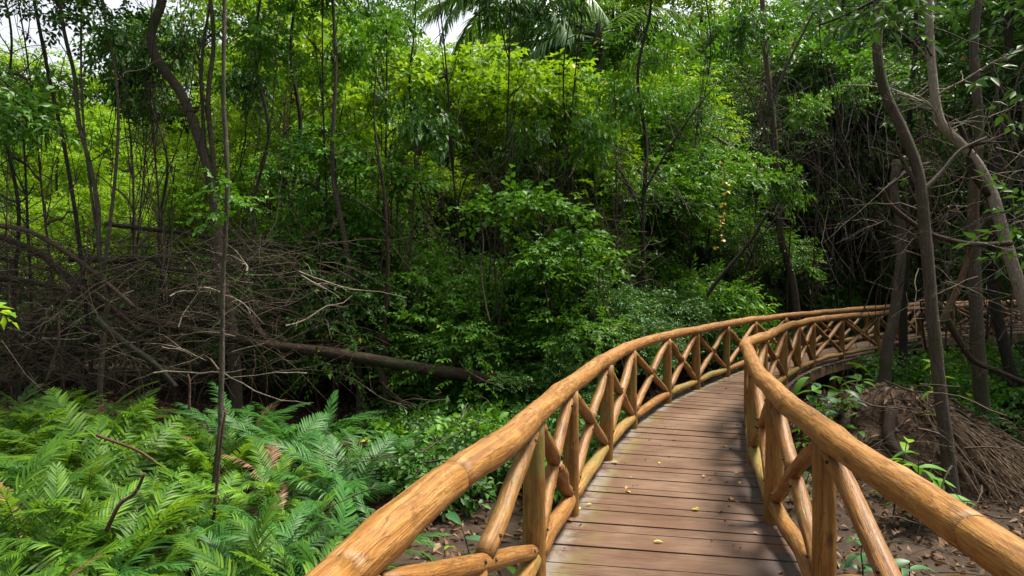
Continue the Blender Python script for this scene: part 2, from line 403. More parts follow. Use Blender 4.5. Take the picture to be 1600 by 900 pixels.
# trunk meshes for repeated trees
def trunk_mesh(seed, h, r, nbr, brl, lean=.05, mat='bark_dark'):
    random.seed(seed); mb = MB()
    p = wander((0, 0, -.3), (random.gauss(0, lean), random.gauss(0, lean), 1), h, 12, .05)
    mb.tube(p, lerp_r(r, r * .3, 12), 7, False)
    branchlets(mb, p, r, nbr, brl, 2, .25, .5, 0, 4)
    o = mb.build('trunk', M[mat]); me = o.data; bpy.data.objects.remove(o); return me
TRK_T = [trunk_mesh(40 + i, 9.5, .14, 12, 2.2) for i in range(4)]
TRK_M = [trunk_mesh(50 + i, 5.6, .075, 12, 1.6, .1) for i in range(4)]
TRK_B = [trunk_mesh(60 + i, 1.9, .03, 12, 1.1, .3) for i in range(3)]
random.seed(3)

def plant(name, cat, label, group, loc, crown, trunk, sc, mat, szs=1.0, bark=None, rz=None):
    r = empty(name, loc, label, cat, group, random.uniform(0, 6.28) if rz is None else rz)
    if trunk is not None:
        t = link('trunk', trunk, r); t.scale = (sc, sc, sc * szs)
        if bark: setmat(t, M[bark])
    c = link('crown', crown, r); c.scale = (sc, sc, sc * szs); setmat(c, M[mat])
    return r

# ------------------------------------------------------------------ ground
def build_ground():
    xs = np.concatenate([np.linspace(-140, -16, 18), np.linspace(-15, 24, 140), np.linspace(25, 140, 18)])
    ys = np.concatenate([np.linspace(-60, -5, 10), np.linspace(-4, 32, 130), np.linspace(34, 200, 20)])
    V = [(x, y, ground_h(x, y)) for y in ys for x in xs]; nx = len(xs)
    F = [(j * nx + i, j * nx + i + 1, (j + 1) * nx + i + 1, (j + 1) * nx + i) for j in range(len(ys) - 1) for i in range(nx - 1)]
    me = bpy.data.meshes.new('ground'); me.from_pydata(V, [], F); me.materials.append(M['soil'])
    me.polygons.foreach_set('use_smooth', np.ones(len(F), bool)); o = link('ground', me); tag(o, kind='structure')
build_ground()

# ------------------------------------------------------------------ boardwalk
RH = 0.95                                     # rail centre over the deck
def railpt(px, py):
    d = FPX * (CH - RH) / (py - HOR); return ((px - 800) / FPX * d, d)
LEFT = [(-1.02, -2.5), (-.80, -.6), (-.56, .9)] + [railpt(*q) for q in [(552, 881), (642, 802), (699, 753), (763, 711), (812, 673), (838, 645), (880, 609), (922, 581), (979, 545), (1045, 524), (1107, 512.6), (1168, 501), (1235, 493), (1311, 486), (1378, 481.3), (1439, 478)]] + [(18.2, 24.6), (24, 25.9), (32, 26.8)]
RIGHT = [(1.05, -2.5), (1.15, -.6), (1.24, .7)] + [railpt(*q) for q in [(1600, 885), (1516, 834), (1439, 772), (1362, 726), (1286, 675), (1234, 634), (1204, 604), (1181, 575), (1168, 547), (1165.5, 537), (1183, 531), (1204, 522), (1234.6, 509), (1280.6, 499), (1320, 495), (1362, 491.5), (1403, 487), (1434, 483.5)]] + [(15.0, 21.7), (19.5, 22.9), (25, 23.8), (33, 24.7)]
def dense(P, n=1600):
    c = crom([Vector((x, y, 0)) for x, y in P], n); return np.array([(v.x, v.y) for v in c])
LD, RD = dense(LEFT), dense(RIGHT)
# the plan is smoothed a little: the kinks of the rail are its logs, not the deck
def smooth(A, k):
    B = np.pad(A, ((k, k), (0, 0)), mode='edge'); ker = np.ones(2 * k + 1) / (2 * k + 1)
    o = np.stack([np.convolve(B[:, i], ker, 'valid') for i in (0, 1)], 1); o[0] = A[0]; o[-1] = A[-1]; return o
LS, RS = smooth(LD, 45), smooth(RD, 45)
def deck_z(x, y): return 0.0 + max(0, min(1, (x - 9) / 9)) * .10
def arclen(A): return np.concatenate([[0], np.cumsum(np.linalg.norm(np.diff(A, axis=0), axis=1))])
AL, AR = arclen(LS), arclen(RS)
# pair the two edges: for a run of points on the left the nearest forward point on the right
pairs = []; jl = 0
for i in range(0, len(LS)):
    d = np.linalg.norm(RS - LS[i], axis=1); j = int(d.argmin()); j = max(j, jl); jl = j; pairs.append(j)
pairs = np.array(pairs, float); ker = np.ones(81) / 81
pairs = np.convolve(np.pad(pairs, 40, mode='edge'), ker, 'valid')
def right_of(sl):
    i = np.interp(sl, AL, np.arange(len(LS))); j = np.interp(i, np.arange(len(LS)), pairs)
    return np.array([np.interp(j, np.arange(len(RS)), RS[:, 0]), np.interp(j, np.arange(len(RS)), RS[:, 1])])
def left_at(sl): return np.array([np.interp(sl, AL, LS[:, 0]), np.interp(sl, AL, LS[:, 1])])

def boardwalk():
    root = empty('boardwalk', (0, 0, 0), 'brown wooden plank boardwalk curving away to the right between log railings', 'boardwalk')
    mb = MB(); s = 0.05; pw = .138
    fascia_l, fascia_r = [], []
    while s < AL[-1] - .3:
        w_ = pw * random.uniform(.96, 1.04)
        c = []
        for q in (s, s + w_):
            l, r = left_at(q), right_of(q); u = (r - l) / np.linalg.norm(r - l)
            e0, e1 = random.uniform(.085, .13), random.uniform(.085, .13)
            c.append((l - u * e0, r + u * e1))
        dz = random.uniform(-.005, .005); tilt = random.uniform(-.002, .002)
        def P(a, z): return Vector((a[0], a[1], deck_z(*a) + z + dz))
        a0, b0 = c[0]; a1, b1 = c[1]
        cc = [P(a0, -.035), P(b0, -.035), P(b1, -.035), P(a1, -.035), P(a0, tilt), P(b0, -tilt), P(b1, -tilt), P(a1, tilt)]
        mb.box8(cc, [0, 1, 1, 0, 0, 1, 1, 0]); s += w_ + random.uniform(.007, .016)
    mb.build('decking', M['deck'], root, smooth=False)
    for side in (0, 1):
        for lo in (0,):
            mb = MB(); pl = []
            for q in np.linspace(.1, AL[-1] - .4, 120):
                l, r = left_at(q), right_of(q); u = (r - l) / np.linalg.norm(r - l)
                b = (l - u * .05) if side == 0 else (r + u * .05); pl.append((b, u))
            for i in range(0, len(pl) - 1):
                (b0, u0), (b1, u1) = pl[i], pl[i + 1]; t = .05
                z0, z1 = deck_z(*b0) - .04, deck_z(*b1) - .04
                mb.box8([Vector((*(b0 - u0 * t), z0 - .17)), Vector((*(b0 + u0 * t), z0 - .17)), Vector((*(b1 + u1 * t), z1 - .17)), Vector((*(b1 - u1 * t), z1 - .17)),
                         Vector((*(b0 - u0 * t), z0)), Vector((*(b0 + u0 * t), z0)), Vector((*(b1 + u1 * t), z1)), Vector((*(b1 - u1 * t), z1))])
            mb.build('edge_beam', M['beam'], root, smooth=False)
    for q in np.arange(1.2, AL[-1] - 1, 1.9):
        l, r = left_at(q), right_of(q); u = (r - l) / np.linalg.norm(r - l)
        for b in (l + u * .12, r - u * .12):
            mb = MB(); g = ground_h(*b) - .4
            mb.tube([Vector((*b, g)), Vector((*b, -.04))], .075, 10); mb.build('support_pile', M['beam'], root)
boardwalk()

def poly_z(P, z): return [Vector((p[0], p[1], z + deck_z(*p))) for p in P]
def log(name, a, b, r0, r1, mat, parent, seg=14, bend=.012, lump=.06, n=14, bolts=()):
    a, b = Vector(a), Vector(b); L = (b - a).length; k = random.uniform(0, 99)
    pts = []
    for i in range(n):
        t = i / (n - 1); e = math.sin(math.pi * t)
        pts.append(a.lerp(b, t) + Vector((mnoise.noise((k, t * 2, 0)), mnoise.noise((k, t * 2, 9)), mnoise.noise((k, t * 2, 5)))) * bend * e * 2)
    rr = [r0 + (r1 - r0) * i / (n - 1) for i in range(n)]
    rr[0] *= .93; rr[-1] *= .93
    mb = MB(); mb.tube(pts, rr, seg, True, lump)
    if bolts:
        mb.m2 = len(mb.f)
        for t, dv in bolts:
            c = a.lerp(b, t); r = (r0 + (r1 - r0) * t); u = (b - a).normalized(); dv = (dv - u * dv.dot(u)).normalized()
            mb.tube([c + dv * r * .85, c + dv * (r + .007)], [.0095, .008], 8)
    return mb.build(name, M[mat], parent)

def railing(A, rail_path, label, post_d, joints, near_detail):
    """posts at the given arc positions on A; top rail logs along rail_path between joints; X braces in each panel"""
    arc = arclen(A); root = empty('log_railing', (*A[0], 0), label, 'railing')
    inv = Vector((*A[0], 0))
    def pt(s_): return np.array([np.interp(s_, arc, A[:, 0]), np.interp(s_, arc, A[:, 1])])
    posts = [p for p in post_d]
    PP = [pt(s_) for s_ in posts]
    for b in PP:
        z = deck_z(*b); r = random.uniform(.058, .07)
        log('post', Vector((*b, -.33)) - inv, Vector((b[0] + random.gauss(0, .008), b[1] + random.gauss(0, .008), z + RH - .035)) - inv, r * 1.06, r * .94, 'wood_post', root, 16, .006, .05)
    # top rail
    ra = arclen(rail_path)
    def rp(s_): return np.array([np.interp(s_, ra, rail_path[:, 0]), np.interp(s_, ra, rail_path[:, 1])])
    for j in range(len(joints) - 1):
        s0, s1 = joints[j], joints[j + 1]; L = s1 - s0; n = max(10, int(L / .07)); k = random.uniform(0, 99)
        pts = []; rr = []
        r0, r1 = (.065, .071) if j % 2 else (.071, .065)
        for i in range(n):
            t = i / (n - 1); p = rp(s0 + L * t); e = min(1, min(t, 1 - t) * 5)
            z = deck_z(*p) + RH + .022 * mnoise.noise((k, t * L * .9, 0)) * e
            pts.append(Vector((p[0] + .016 * mnoise.noise((k, t * L * 1.1, 5)) * e, p[1], z)) - inv)
            knot = sum(.12 * math.exp(-((t * L - kk) / .07) ** 2) for kk in (L * .23 + k % .3, L * .68 - k % .4))
            rr.append((r0 + (r1 - r0) * t) * (1 + .07 * mnoise.noise((k + 7, t * L * 1.6, 2)) + knot * .7))
        rr[0] *= .985; rr[-1] *= .985
        mb = MB(); mb.tube(pts, rr, 24 if s0 < 8 else 14, True, .05); mb.build('top_rail', M['wood_rail'], root)
    # panels
    for i in range(len(PP) - 1):
        a, b = PP[i], PP[i + 1]; L = np.linalg.norm(b - a); t = (b - a) / L; nr = np.array([t[1], -t[0]])
        za, zb = deck_z(*a), deck_z(*b)
        def V(p, z, off=0.0): return Vector((p[0] + nr[0] * off, p[1] + nr[1] * off, z)) - inv
        e = .05
        log('bottom_rail', V(a + t * e, za + .13), V(b - t * e, zb + .13), random.uniform(.052, .06), random.uniform(.048, .056), 'wood_low' if i % 3 else 'wood_brace', root, 14)
        lo0, hi0 = a + t * .09, b - t * .09; zl, zh = .19, RH - .09
        fw = Vector((*(nr if near_detail == 0 else -nr), .35)); near = i < 9
        flip = (i + near_detail) % 2
        A0, A1 = (V(lo0, za + zl), V(hi0, zb + zh)) if flip else (V(lo0, za + zh), V(hi0, zb + zl))
        B0, B1 = (V(lo0, za + zh), V(hi0, zb + zl)) if flip else (V(lo0, za + zl), V(hi0, zb + zh))
        r = random.uniform(.042, .05)
        log('brace', A0, A1, r, r * .94, 'wood_brace', root, 14, bolts=[(.06, fw), (.46, fw), (.54, fw), (.94, fw)] if near else ())
        mid = B0.lerp(B1, .5); u = (B1 - B0).normalized()
        r = random.uniform(.042, .05)
        bl = [(.12, fw), (.9, fw)] if near else ()
        log('brace', B0, mid - u * .045, r, r, 'wood_brace', root, 14, bolts=bl); log('brace', mid + u * .045, B1, r, r * .95, 'wood_brace' if i % 2 else 'wood_post', root, 14, bolts=bl)
    return root
def s_at_depth(A, d):
    arc = arclen(A); return float(np.interp(d, A[:900, 1] if False else np.maximum.accumulate(A[:, 1]), arc))
LR, RR = smooth(LD, 9), smooth(RD, 7)
lp = [s_at_depth(LS, d) for d in (-2.0, -.1, 1.80, 3.93, 5.02, 6.6, 8.05, 9.75, 11.0, 12.5)]
while lp[-1] < AL[-1] - 2.2: lp.append(lp[-1] + 2.0)
rp_ = [s_at_depth(RS, d) for d in (-2.0, -.1, 1.75, 3.50, 4.88, 6.5, 8.1, 9.7, 11.5, 12.7, 13.8, 15.3, 16.9, 18.4)]
while rp_[-1] < AR[-1] - 2.2: rp_.append(rp_[-1] + 2.0)
aLR, aRR = arclen(LR), arclen(RR)
lj = [s_at_depth(LR, d) for d in (-2.2, 1.72, 2.62, 3.75, 7.0, 9.3, 12.6, 15.5)] ; lj += list(np.arange(lj[-1] + 4, aLR[-1] - 1, 4.2))
rj = [s_at_depth(RR, d) for d in (-2.2, 2.02, 4.15, 5.9, 8.6, 11.6, 14.5, 17.6)]; rj += list(np.arange(rj[-1] + 4, aRR[-1] - 1, 4.2))
railing(LS, LR, 'honey brown log railing with X braces along the outer left edge of the boardwalk', lp, lj, 0)
railing(RS, RR, 'honey brown log railing with X braces along the inner right edge of the boardwalk', rp_, rj, 1)

# ------------------------------------------------------------------ hero trunks
def P3(pts, d=None):
    o = []
    for q in pts:
        o.append(at(q[0], q[1], q[2] if len(q) > 2 else d))
    return o
def hero(name, cat, label, pts, d, r0, r1, mat, root_ground=True, branches=(), twigs=0, twigl=.8, twigr=None, group=None, crown=None, cmat='leaf_mid', flare=True, seg=12, lump=.08, n=None, cn=500, leaf=(.1, .05, .3)):
    P = P3(pts, d)
    if root_ground: P[0].z = ground_h(P[0].x, P[0].y) - .12
    base = P[0].copy(); root = empty(name, base, label, cat, group)
    n = n or 10 + 5 * len(P); pp = crom(P, n); rr = lerp_r(r0, r1, n)
    if flare and root_ground:
        for i in range(n):
            h = (pp[i] - pp[0]).length
            rr[i] *= 1 + .55 * math.exp(-h / .18)
    mb = MB(); loc = [p - base for p in pp]; mb.tube(loc, rr, seg, True, lump)
    if twigs: branchlets(mb, loc, twigr or r0, twigs, twigl, 2, .45, .3)
    mb.build('limb' if cat in ('dead branch', 'stick') else 'trunk', M[mat], root)
    for b in branches:
        bp = crom(P3(b[0], d), 14); bl = [p - base for p in bp]; m2 = MB()
        m2.tube(bl, lerp_r(b[1], b[2], 14), 8, True, .06)
        if twigs: branchlets(m2, bl, b[1] * 1.2, max(2, twigs // 3), twigl * .8, 2, .3, .2)
        m2.build('branch', M[b[3] if len(b) > 3 else mat], root)
    if crown:
        B = []
        for (px, py, dd, rx, rz) in crown:
            c = at(px, py, dd) - base; B.append((c.x, c.y, c.z, rx, rx, rz))
        me = crown_mesh('crown', abs(hash(label)) % 9999 if False else sum(map(ord, label)) % 9999, B, cn, leaf[0], leaf[1], leaf[2], 9, cmat)
        link('crown', me, root)
    return root
T = 'tree'
hero('tree', T, 'crooked dark trunk forking near its bend, standing over the ferns', [(372, 600), (362, 520), (342, 420), (338, 330), (322, 250), (288, 155), (245, 90), (238, 50), (255, 0), (262, -90), (290, -240)], 11, .10, .058, 'bark_grey',
     branches=[([(338, 300), (333, 240), (326, 150), (335, 60), (322, -60)], .045, .03), ([(322, 250), (318, 190), (316, 100), (330, 0)], .035, .02)], twigs=14, twigl=1.2, twigr=.06,
     crown=[(250, -190, 11, 1.5, .7), (390, -90, 11, 1.2, .6), (330, -190, 10.4, 1.6, .8), (400, 60, 11.4, .7, .45), (470, -120, 11.5, 1.3, .8), (150, -90, 10.8, .9, .5), (480, 10, 12.2, .9, .6), (430, 110, 12.2, .55, .4), (520, 110, 12.5, .6, .4), (620, -290, 10.5, 1.4, .7), (480, -290, 10.5, 1.5, .7), (340, -290, 10.5, 1.6, .7), (200, -280, 10.5, 1.6, .7), (60, -280, 10.5, 1.5, .7), (560, -220, 12.5, 1.4, .7), (400, -220, 12.5, 1.5, .7), (250, -230, 12.6, 1.5, .7)], cn=4600, cmat='leaf_mid')  # highest crown blobs, above the view, are added to shade the tangle
hero('sapling', 'sapling', 'thin pale barked stem rising straight out of the ferns', [(322, 900), (330, 790), (342, 680), (347, 560), (348, 450), (352, 380), (356, 280), (350, 150), (352, 0), (350, -120)], 6.6, .026, .017, 'bark_grey', lump=.35, twigs=5, twigl=.6, twigr=.02,
     crown=[(352, 340, 6.6, .25, .3), (345, 300, 6.6, .3, .25)], cn=40, leaf=(.07, .035, .2), flare=False)
hero('tree', T, 'slender grey stem twisting up at the far left above the ferns', [(148, 600), (162, 520), (168, 470), (156, 400), (150, 300), (124, 190), (118, 120), (100, 40), (90, -60)], 9.5, .04, .022, 'bark_grey', twigs=8, twigl=.9, twigr=.03,
     branches=[([(156, 400), (143, 300), (132, 200), (128, 100), (130, -30)], .02, .012), ([(160, 440), (175, 330), (186, 200), (180, 100), (165, 30), (160, -40)], .026, .014)],
     crown=[(110, -30, 9.5, 1.0, .5), (60, 20, 9.5, .7, .4), (160, 40, 9.4, .5, .35), (30, -40, 9.4, .8, .5), (-60, -230, 11, 1.5, .7), (-160, -120, 11, 1.6, .8), (40, -300, 10.5, 1.5, .8)], cn=1250, cmat='leaf_dark', leaf=(.09, .045, .25))  # last three crown blobs, out of view, are added for shade
hero('tree', T, 'thin straight dark stem leaning left beside the twisted grey stem', [(150, 590), (130, 430), (105, 250), (78, 120), (55, 0), (40, -80)], 10.5, .035, .022, 'bark_dark', twigs=6, twigl=.8, twigr=.025)
hero('tree', T, 'thin forked grey stem behind the crooked dark trunk', [(420, 600), (408, 480), (400, 380), (395, 320), (408, 270), (420, 200), (400, 90), (410, -20)], 12.5, .04, .022, 'bark_grey', twigs=10, twigl=1, twigr=.03)
hero('tree', T, 'dark slim trunk left of the sunlit hanging shrub', [(458, 590), (460, 450), (455, 330), (470, 200), (455, 80), (470, -40)], 13, .055, .028, 'bark_dark', twigs=10, twigl=1.2, twigr=.04)
hero('tree', T, 'pale grey trunk standing behind the long fallen log', [(562, 640), (560, 560), (548, 460), (540, 380), (520, 260), (525, 100), (515, -80)], 11.6, .06, .022, 'bark_grey', twigs=8, twigl=1, twigr=.04)
hero('tree', T, 'thin brown trunk standing under the end of the fallen log', [(608, 650), (606, 600), (600, 520), (606, 420), (600, 300), (585, 190), (590, 90)], 11, .055, .008, 'bark_log', twigs=6, twigl=.8, twigr=.04)
hero('tree', T, 'slim dark brown trunk behind the middle of the left railing', [(1012, 560), (1006, 430), (1004, 330), (1010, 230), (996, 120), (1015, 20), (1022, -80)], 14, .06, .02, 'bark_dark', twigs=14, twigl=1.5, twigr=.05,
     branches=[([(1006, 300), (1040, 240), (1080, 180), (1120, 130)], .03, .012), ([(1004, 340), (970, 270), (930, 230)], .025, .01)],
     crown=[(940, -200, 13.2, 1.4, .6), (1040, -210, 13.8, 1.5, .7), (1140, -200, 14, 1.4, .6)], cn=1000, cmat='leaf_mid', leaf=(.11, .05, .32))  # crown above the view, added to shade the middle thicket
hero('tree', T, 'bent tree with a pale lower trunk and dark upper trunk beyond the railing', [(1252, 520), (1240, 450), (1220, 370), (1214, 290), (1208, 200), (1196, 90), (1190, 0), (1186, -90)], 18.6, .115, .06, 'bark_grey', twigs=14, twigl=1.7, twigr=.06,
     branches=[([(1213, 285), (1190, 270), (1160, 243), (1130, 222), (1100, 205)], .06, .03, 'bark_pale'), ([(1206, 160), (1230, 100), (1260, 40), (1290, -20)], .05, .02), ([(1210, 240), (1170, 150), (1140, 100)], .04, .015)])
hero('tree', T, 'dark grey leaning trunk standing beside the root mound', [(1492, 765), (1478, 680), (1466, 580), (1455, 470), (1446, 370), (1434, 270), (1412, 210), (1384, 150), (1370, 90), (1372, 20), (1380, -70)], 7.3, .07, .045, 'bark_grey', twigs=9, twigl=.9, twigr=.035,
     branches=[([(1450, 340), (1438, 300), (1412, 255), (1394, 222), (1386, 222)], .028, .016, 'bark_grey'), ([(1440, 300), (1470, 270), (1500, 235), (1540, 215)], .03, .012)])
hero('tree', T, 'pale arching trunk leaning in from the right edge', [(1640, 640), (1618, 540), (1596, 460), (1572, 380), (1552, 310), (1530, 262), (1500, 225), (1468, 190), (1456, 120), (1450, 30), (1446, -60)], 8.6, .092, .04, 'bark_pale', twigs=14, twigl=1.1, twigr=.05,
     branches=[([(1468, 190), (1462, 150), (1455, 60), (1440, -20)], .035, .022, 'bark_dark'), ([(1545, 305), (1520, 270), (1500, 200), (1470, 180)], .045, .03, 'bark_dark'), ([(1560, 330), (1590, 260), (1620, 190), (1650, 120)], .035, .02, 'bark_dark')])
hero('tree', T, 'short crooked grey trunk rising behind the root mound', [(1380, 600), (1385, 560), (1396, 500), (1405, 430), (1408, 360), (1396, 300), (1400, 250)], 10.8, .10, .055, 'bark_grey', twigs=8, twigl=.8, twigr=.04)
hero('tree', T, 'pale stout trunk crossing in front of the far railing', [(1545, 660), (1532, 590), (1526, 500), (1522, 400), (1520, 320), (1528, 200), (1520, 80), (1530, -40)], 9.6, .10, .05, 'bark_grey', twigs=8, twigl=1, twigr=.04)
hero('tree', T, 'slim brown trunk touching the far railing beside the crooked grey one', [(1412, 560), (1412, 480), (1416, 400), (1424, 300), (1420, 180), (1430, 60), (1425, -40)], 14, .085, .04, 'bark_dark', twigs=8, twigl=1, twigr=.04)
hero('tree', T, 'mossy dark trunk leaning left behind the far end of the railing', [(1602, 620), (1575, 560), (1556, 480), (1548, 380), (1556, 250), (1575, 120), (1570, -20)], 11.5, .10, .05, 'bark_dark', twigs=10, twigl=1.2, twigr=.05)
hero('dead_branch', 'dead branch', 'reddish bare branch propped upright against the far railing', [(1470, 505), (1488, 470), (1504, 430), (1516, 385), (1524, 330), (1526, 250)], 8.9, .045, .02, 'bark_red', False, twigs=5, twigl=.6, twigr=.03, flare=False)
hero('dead_branch', 'dead branch', 'pale dead branch slanting from the far railing down behind the dark grey trunk', [(1446, 455), (1474, 490), (1498, 530), (1520, 562), (1555, 578), (1610, 602)], 9.2, .05, .03, 'bark_log', False, twigs=6, twigl=.7, twigr=.03, flare=False)
hero('dead_branch', 'dead branch', 'bowed brown branch reaching left from the dark grey trunk', [(1372, 296), (1380, 300), (1388, 318), (1420, 345), (1460, 368), (1520, 382), (1580, 380)], 8.0, .028, .034, 'bark_log', False, branches=[([(1380, 300), (1395, 285), (1420, 265), (1450, 255)], .025, .02)], twigs=6, twigl=.9, twigr=.03, flare=False)
for i, (pp, d, lab) in enumerate([
        ([(1310, 560), (1308, 460), (1300, 380), (1290, 300), (1298, 180), (1280, 60), (1285, -30)], 21, 'thin dark trunk among the hanging vines right of the bent tree'),
        ([(1340, 560), (1342, 440), (1330, 330), (1345, 220), (1360, 100), (1355, -30)], 25, 'dark trunk farther back among the hanging vines'),
        ([(1105, 560), (1098, 450), (1110, 330), (1095, 200), (1110, 80), (1100, -20)], 18, 'thin upright trunk beyond the bend of the boardwalk'),
        ([(1150, 560), (1125, 500), (1160, 430), (1190, 370), (1230, 320)], 16.5, 'dark slanting trunk leaning right beyond the railing'),
        ([(905, 600), (900, 480), (905, 380), (890, 260), (880, 120), (895, 0)], 15, 'hidden dark trunk in the thicket left of the slim brown trunk'),
        ([(700, 620), (704, 500), (690, 380), (660, 260), (640, 140), (650, 20), (640, -80)], 15, 'dim trunk deep in the middle of the thicket'),
        ([(250, 590), (255, 480), (248, 360), (262, 250), (230, 130), (240, 0)], 14, 'thin dark sapling left of the crooked dark trunk'),
        ([(30, 600), (22, 470), (30, 330), (10, 200), (20, 60), (0, -40)], 12, 'dark trunk at the left edge behind the tangle of branches')]):
    hero('tree', T, lab, pp, d, .045 if i % 2 else .036, .014, 'bark_dark', twigs=12, twigl=1.5, twigr=.045)

# fallen timber --------------------------------------------------
DB = 'dead branch'
hero('fallen_log', 'fallen log', 'long brown fallen log slanting down across the thicket above the ferns', [(150, 478), (215, 497), (320, 520), (430, 541), (500, 549), (580, 562), (660, 576), (740, 588), (830, 606)], 10.4, .06, .10, 'bark_log', False, branches=[([(585, 562), (594, 580), (602, 605), (603, 640)], .06, .04), ([(430, 541), (405, 520), (385, 490), (360, 470)], .04, .02)], twigs=6, twigl=.9, twigr=.04, flare=False, lump=.14, seg=14)
DBL = [
    ([(425, 420), (470, 432), (520, 446), (560, 462), (600, 472), (640, 496)], 12, .07, .05, 'bark_log', 'brown broken bough hanging above the middle of the fallen log'),
    ([(-20, 350), (40, 360), (90, 385), (150, 428), (210, 480)], 9.5, .035, .03, 'twig', 'grey arching branch sloping down from the left edge'),
    ([(-20, 362), (60, 395), (110, 440), (160, 470), (220, 520)], 10, .05, .04, 'bark_log', 'thick brown branch sloping below the grey arching one'),
    ([(-20, 432), (60, 443), (120, 460), (200, 500)], 10.4, .05, .035, 'bark_log', 'brown branch lying nearly level at the left edge'),
    ([(150, 500), (200, 540), (240, 568), (275, 605)], 9, .05, .035, 'bark_dark', 'stout grey branch leaning down into the ferns'),
    ([(165, 350), (230, 358), (300, 366), (360, 379), (430, 384), (480, 390)], 11.5, .04, .03, 'bark_dark', 'dark level branch passing behind the crooked dark trunk'),
    ([(110, 405), (180, 408), (235, 404), (262, 420), (300, 425)], 11, .05, .04, 'bark_dark', 'crooked dark limb bending over the tangle of twigs'),
    ([(20, 590), (60, 520), (100, 460), (150, 400)], 9.8, .03, .02, 'twig', 'thin grey branch leaning right at the far left'),
    ([(70, 600), (90, 540), (95, 480), (130, 420), (140, 350)], 8.6, .016, .010, 'twig', 'pale crooked stick standing at the far left behind the ferns'),
    ([(640, 600), (690, 575), (740, 530), (790, 470)], 11.5, .075, .05, 'bark_grey', 'pale leaning bough at the lower end of the fallen log'),
    ([(390, 480), (410, 520), (450, 540), (520, 545), (600, 540)], 11, .03, .015, 'twig', 'curved thin branch resting above the fallen log'),
    ([(1080, 500), (1120, 440), (1170, 380), (1200, 330)], 15, .05, .03, 'bark_dark', 'dark fallen bough leaning beyond the curve of the left railing'),
    ([(1240, 545), (1330, 556), (1440, 540)], 17.5, .06, .05, 'bark_dark', 'dark rotten bough lying past the far railing'),
]
for p, d, r0, r1, m, lab in DBL:
    hero('dead_branch', DB, lab, p, d, r0, r1, m, False, twigs=5, twigl=.7, twigr=r0 * .6, flare=False, group=None, seg=9)

# countless dead twigs in the tangle on the left, and along the right-hand thicket
CENTER = np.array([(left_at(q) + right_of(q)) * .5 for q in np.linspace(.1, AL[-1] - .4, 300)])
def in_walk(p, r=1.35):
    return float(np.min((CENTER[:, 0] - p.x) ** 2 + (CENTER[:, 1] - p.y) ** 2)) < r * r
def twig_mass(name, label, n, box, mat, ln=(.5, 1.8), r=(.004, .011), horiz=.5, cat='twigs', drop=0.03, wob=.14):
    mb = MB()
    for k in range(n):
        px = random.uniform(box[0], box[1]); py = random.uniform(box[2], box[3]); d = random.uniform(box[4], box[5])
        p = at(px, py, d); p.z = max(p.z, GZ + .02)
        a = random.uniform(0, 6.28); dv = Vector((math.cos(a), math.sin(a) * .6, random.gauss(0, horiz)))
        q = wander(p, dv, random.uniform(*ln), 9, wob, drop); r0 = random.uniform(*r)
        if any(in_walk(v) for v in q): continue
        mb.tube(q, lerp_r(r0, r0 * .35, 9), 4, False)
        if random.random() < .6: branchlets(mb, q, r0 * 1.6, 3, .45, 1, .2, .1, .02, 3)
    o = mb.build(name, M[mat]); return tag(o, label, cat, None, 'stuff')
twig_mass('dead_twigs', 'tangle of dead grey twigs behind the ferns', 850, (-60, 520, 370, 585, 8.8, 13), 'twig', (.5, 1.8), (.003, .008))
twig_mass('dead_twigs', 'finer brown twigs deep in the tangle on the left', 800, (-80, 560, 380, 590, 10, 15), 'twig_dark', (.5, 2.2))
twig_mass('dead_twigs', 'pale sticks lying over the tangle on the left', 34, (-40, 480, 420, 590, 8.4, 10.5), 'twig_pale', (.6, 1.6), (.006, .013), .4)
twig_mass('bare_twigs', 'pale bare twigs between the trunks on the right', 80, (1380, 1640, 150, 480, 7.5, 11), 'twig_pale', (.4, 1.3), (.003, .007), .9)
twig_mass('bare_twigs', 'dark bare twigs in the thicket on the right', 420, (1080, 1650, 120, 520, 11, 19), 'twig_dark', (.6, 2.2), (.004, .011), .9)
twig_mass('bare_twigs', 'brown tangle of twigs in the thicket right of the bent tree', 800, (1150, 1650, 130, 480, 18.5, 25), 'twig_dark', (.8, 3.0), (.006, .015), .9)
twig_mass('bare_twigs', 'paler twigs in the thicket right of the bent tree', 240, (1180, 1650, 130, 470, 17.5, 23), 'twig', (.6, 2.4), (.005, .010), .8)
twig_mass('bare_twigs', 'brown twigs inside the middle thicket', 420, (480, 1080, 250, 590, 11, 15), 'twig', (.5, 1.8), (.004, .009), 1.0)

# hanging vine curtain
def vine_curtain(n, box, mat, label, ln=(2.0, 4.5), r=(.006, .014)):
    mb = MB()
    for k in range(n):
        px = random.uniform(box[0], box[1]); py = random.uniform(box[2], box[3]); d = random.uniform(box[4], box[5])
        p = at(px, py, d); q = wander(p, (random.gauss(0, .2), random.gauss(0, .2), -1), random.uniform(*ln), 14, .16, .07); rr = random.uniform(*r)
        q = [v for v in q if v.z > GZ + .02 and not (in_walk(v, 1.2) and v.z < 1.6)]
        if len(q) > 3: mb.tube(q, rr, 4, False)
    o = mb.build('hanging_vines', M[mat]); tag(o, label, 'vines', None, 'stuff')
vine_curtain(260, (1180, 1460, 100, 330, 18.5, 24), 'twig_dark', 'dark curtain of hanging vines beyond the bend of the boardwalk')
vine_curtain(60, (1400, 1640, 60, 300, 10, 14), 'twig', 'brown hanging vines among the trunks on the right')
vine_curtain(60, (60, 460, -20, 330, 9, 14), 'twig_dark', 'thin dark vines hanging on the left side', (2, 4), (.004, .009))
vine_curtain(70, (560, 1080, 120, 380, 12, 16), 'twig', 'thin vines hanging in front of the middle thicket', (1.2, 3), (.004, .008))
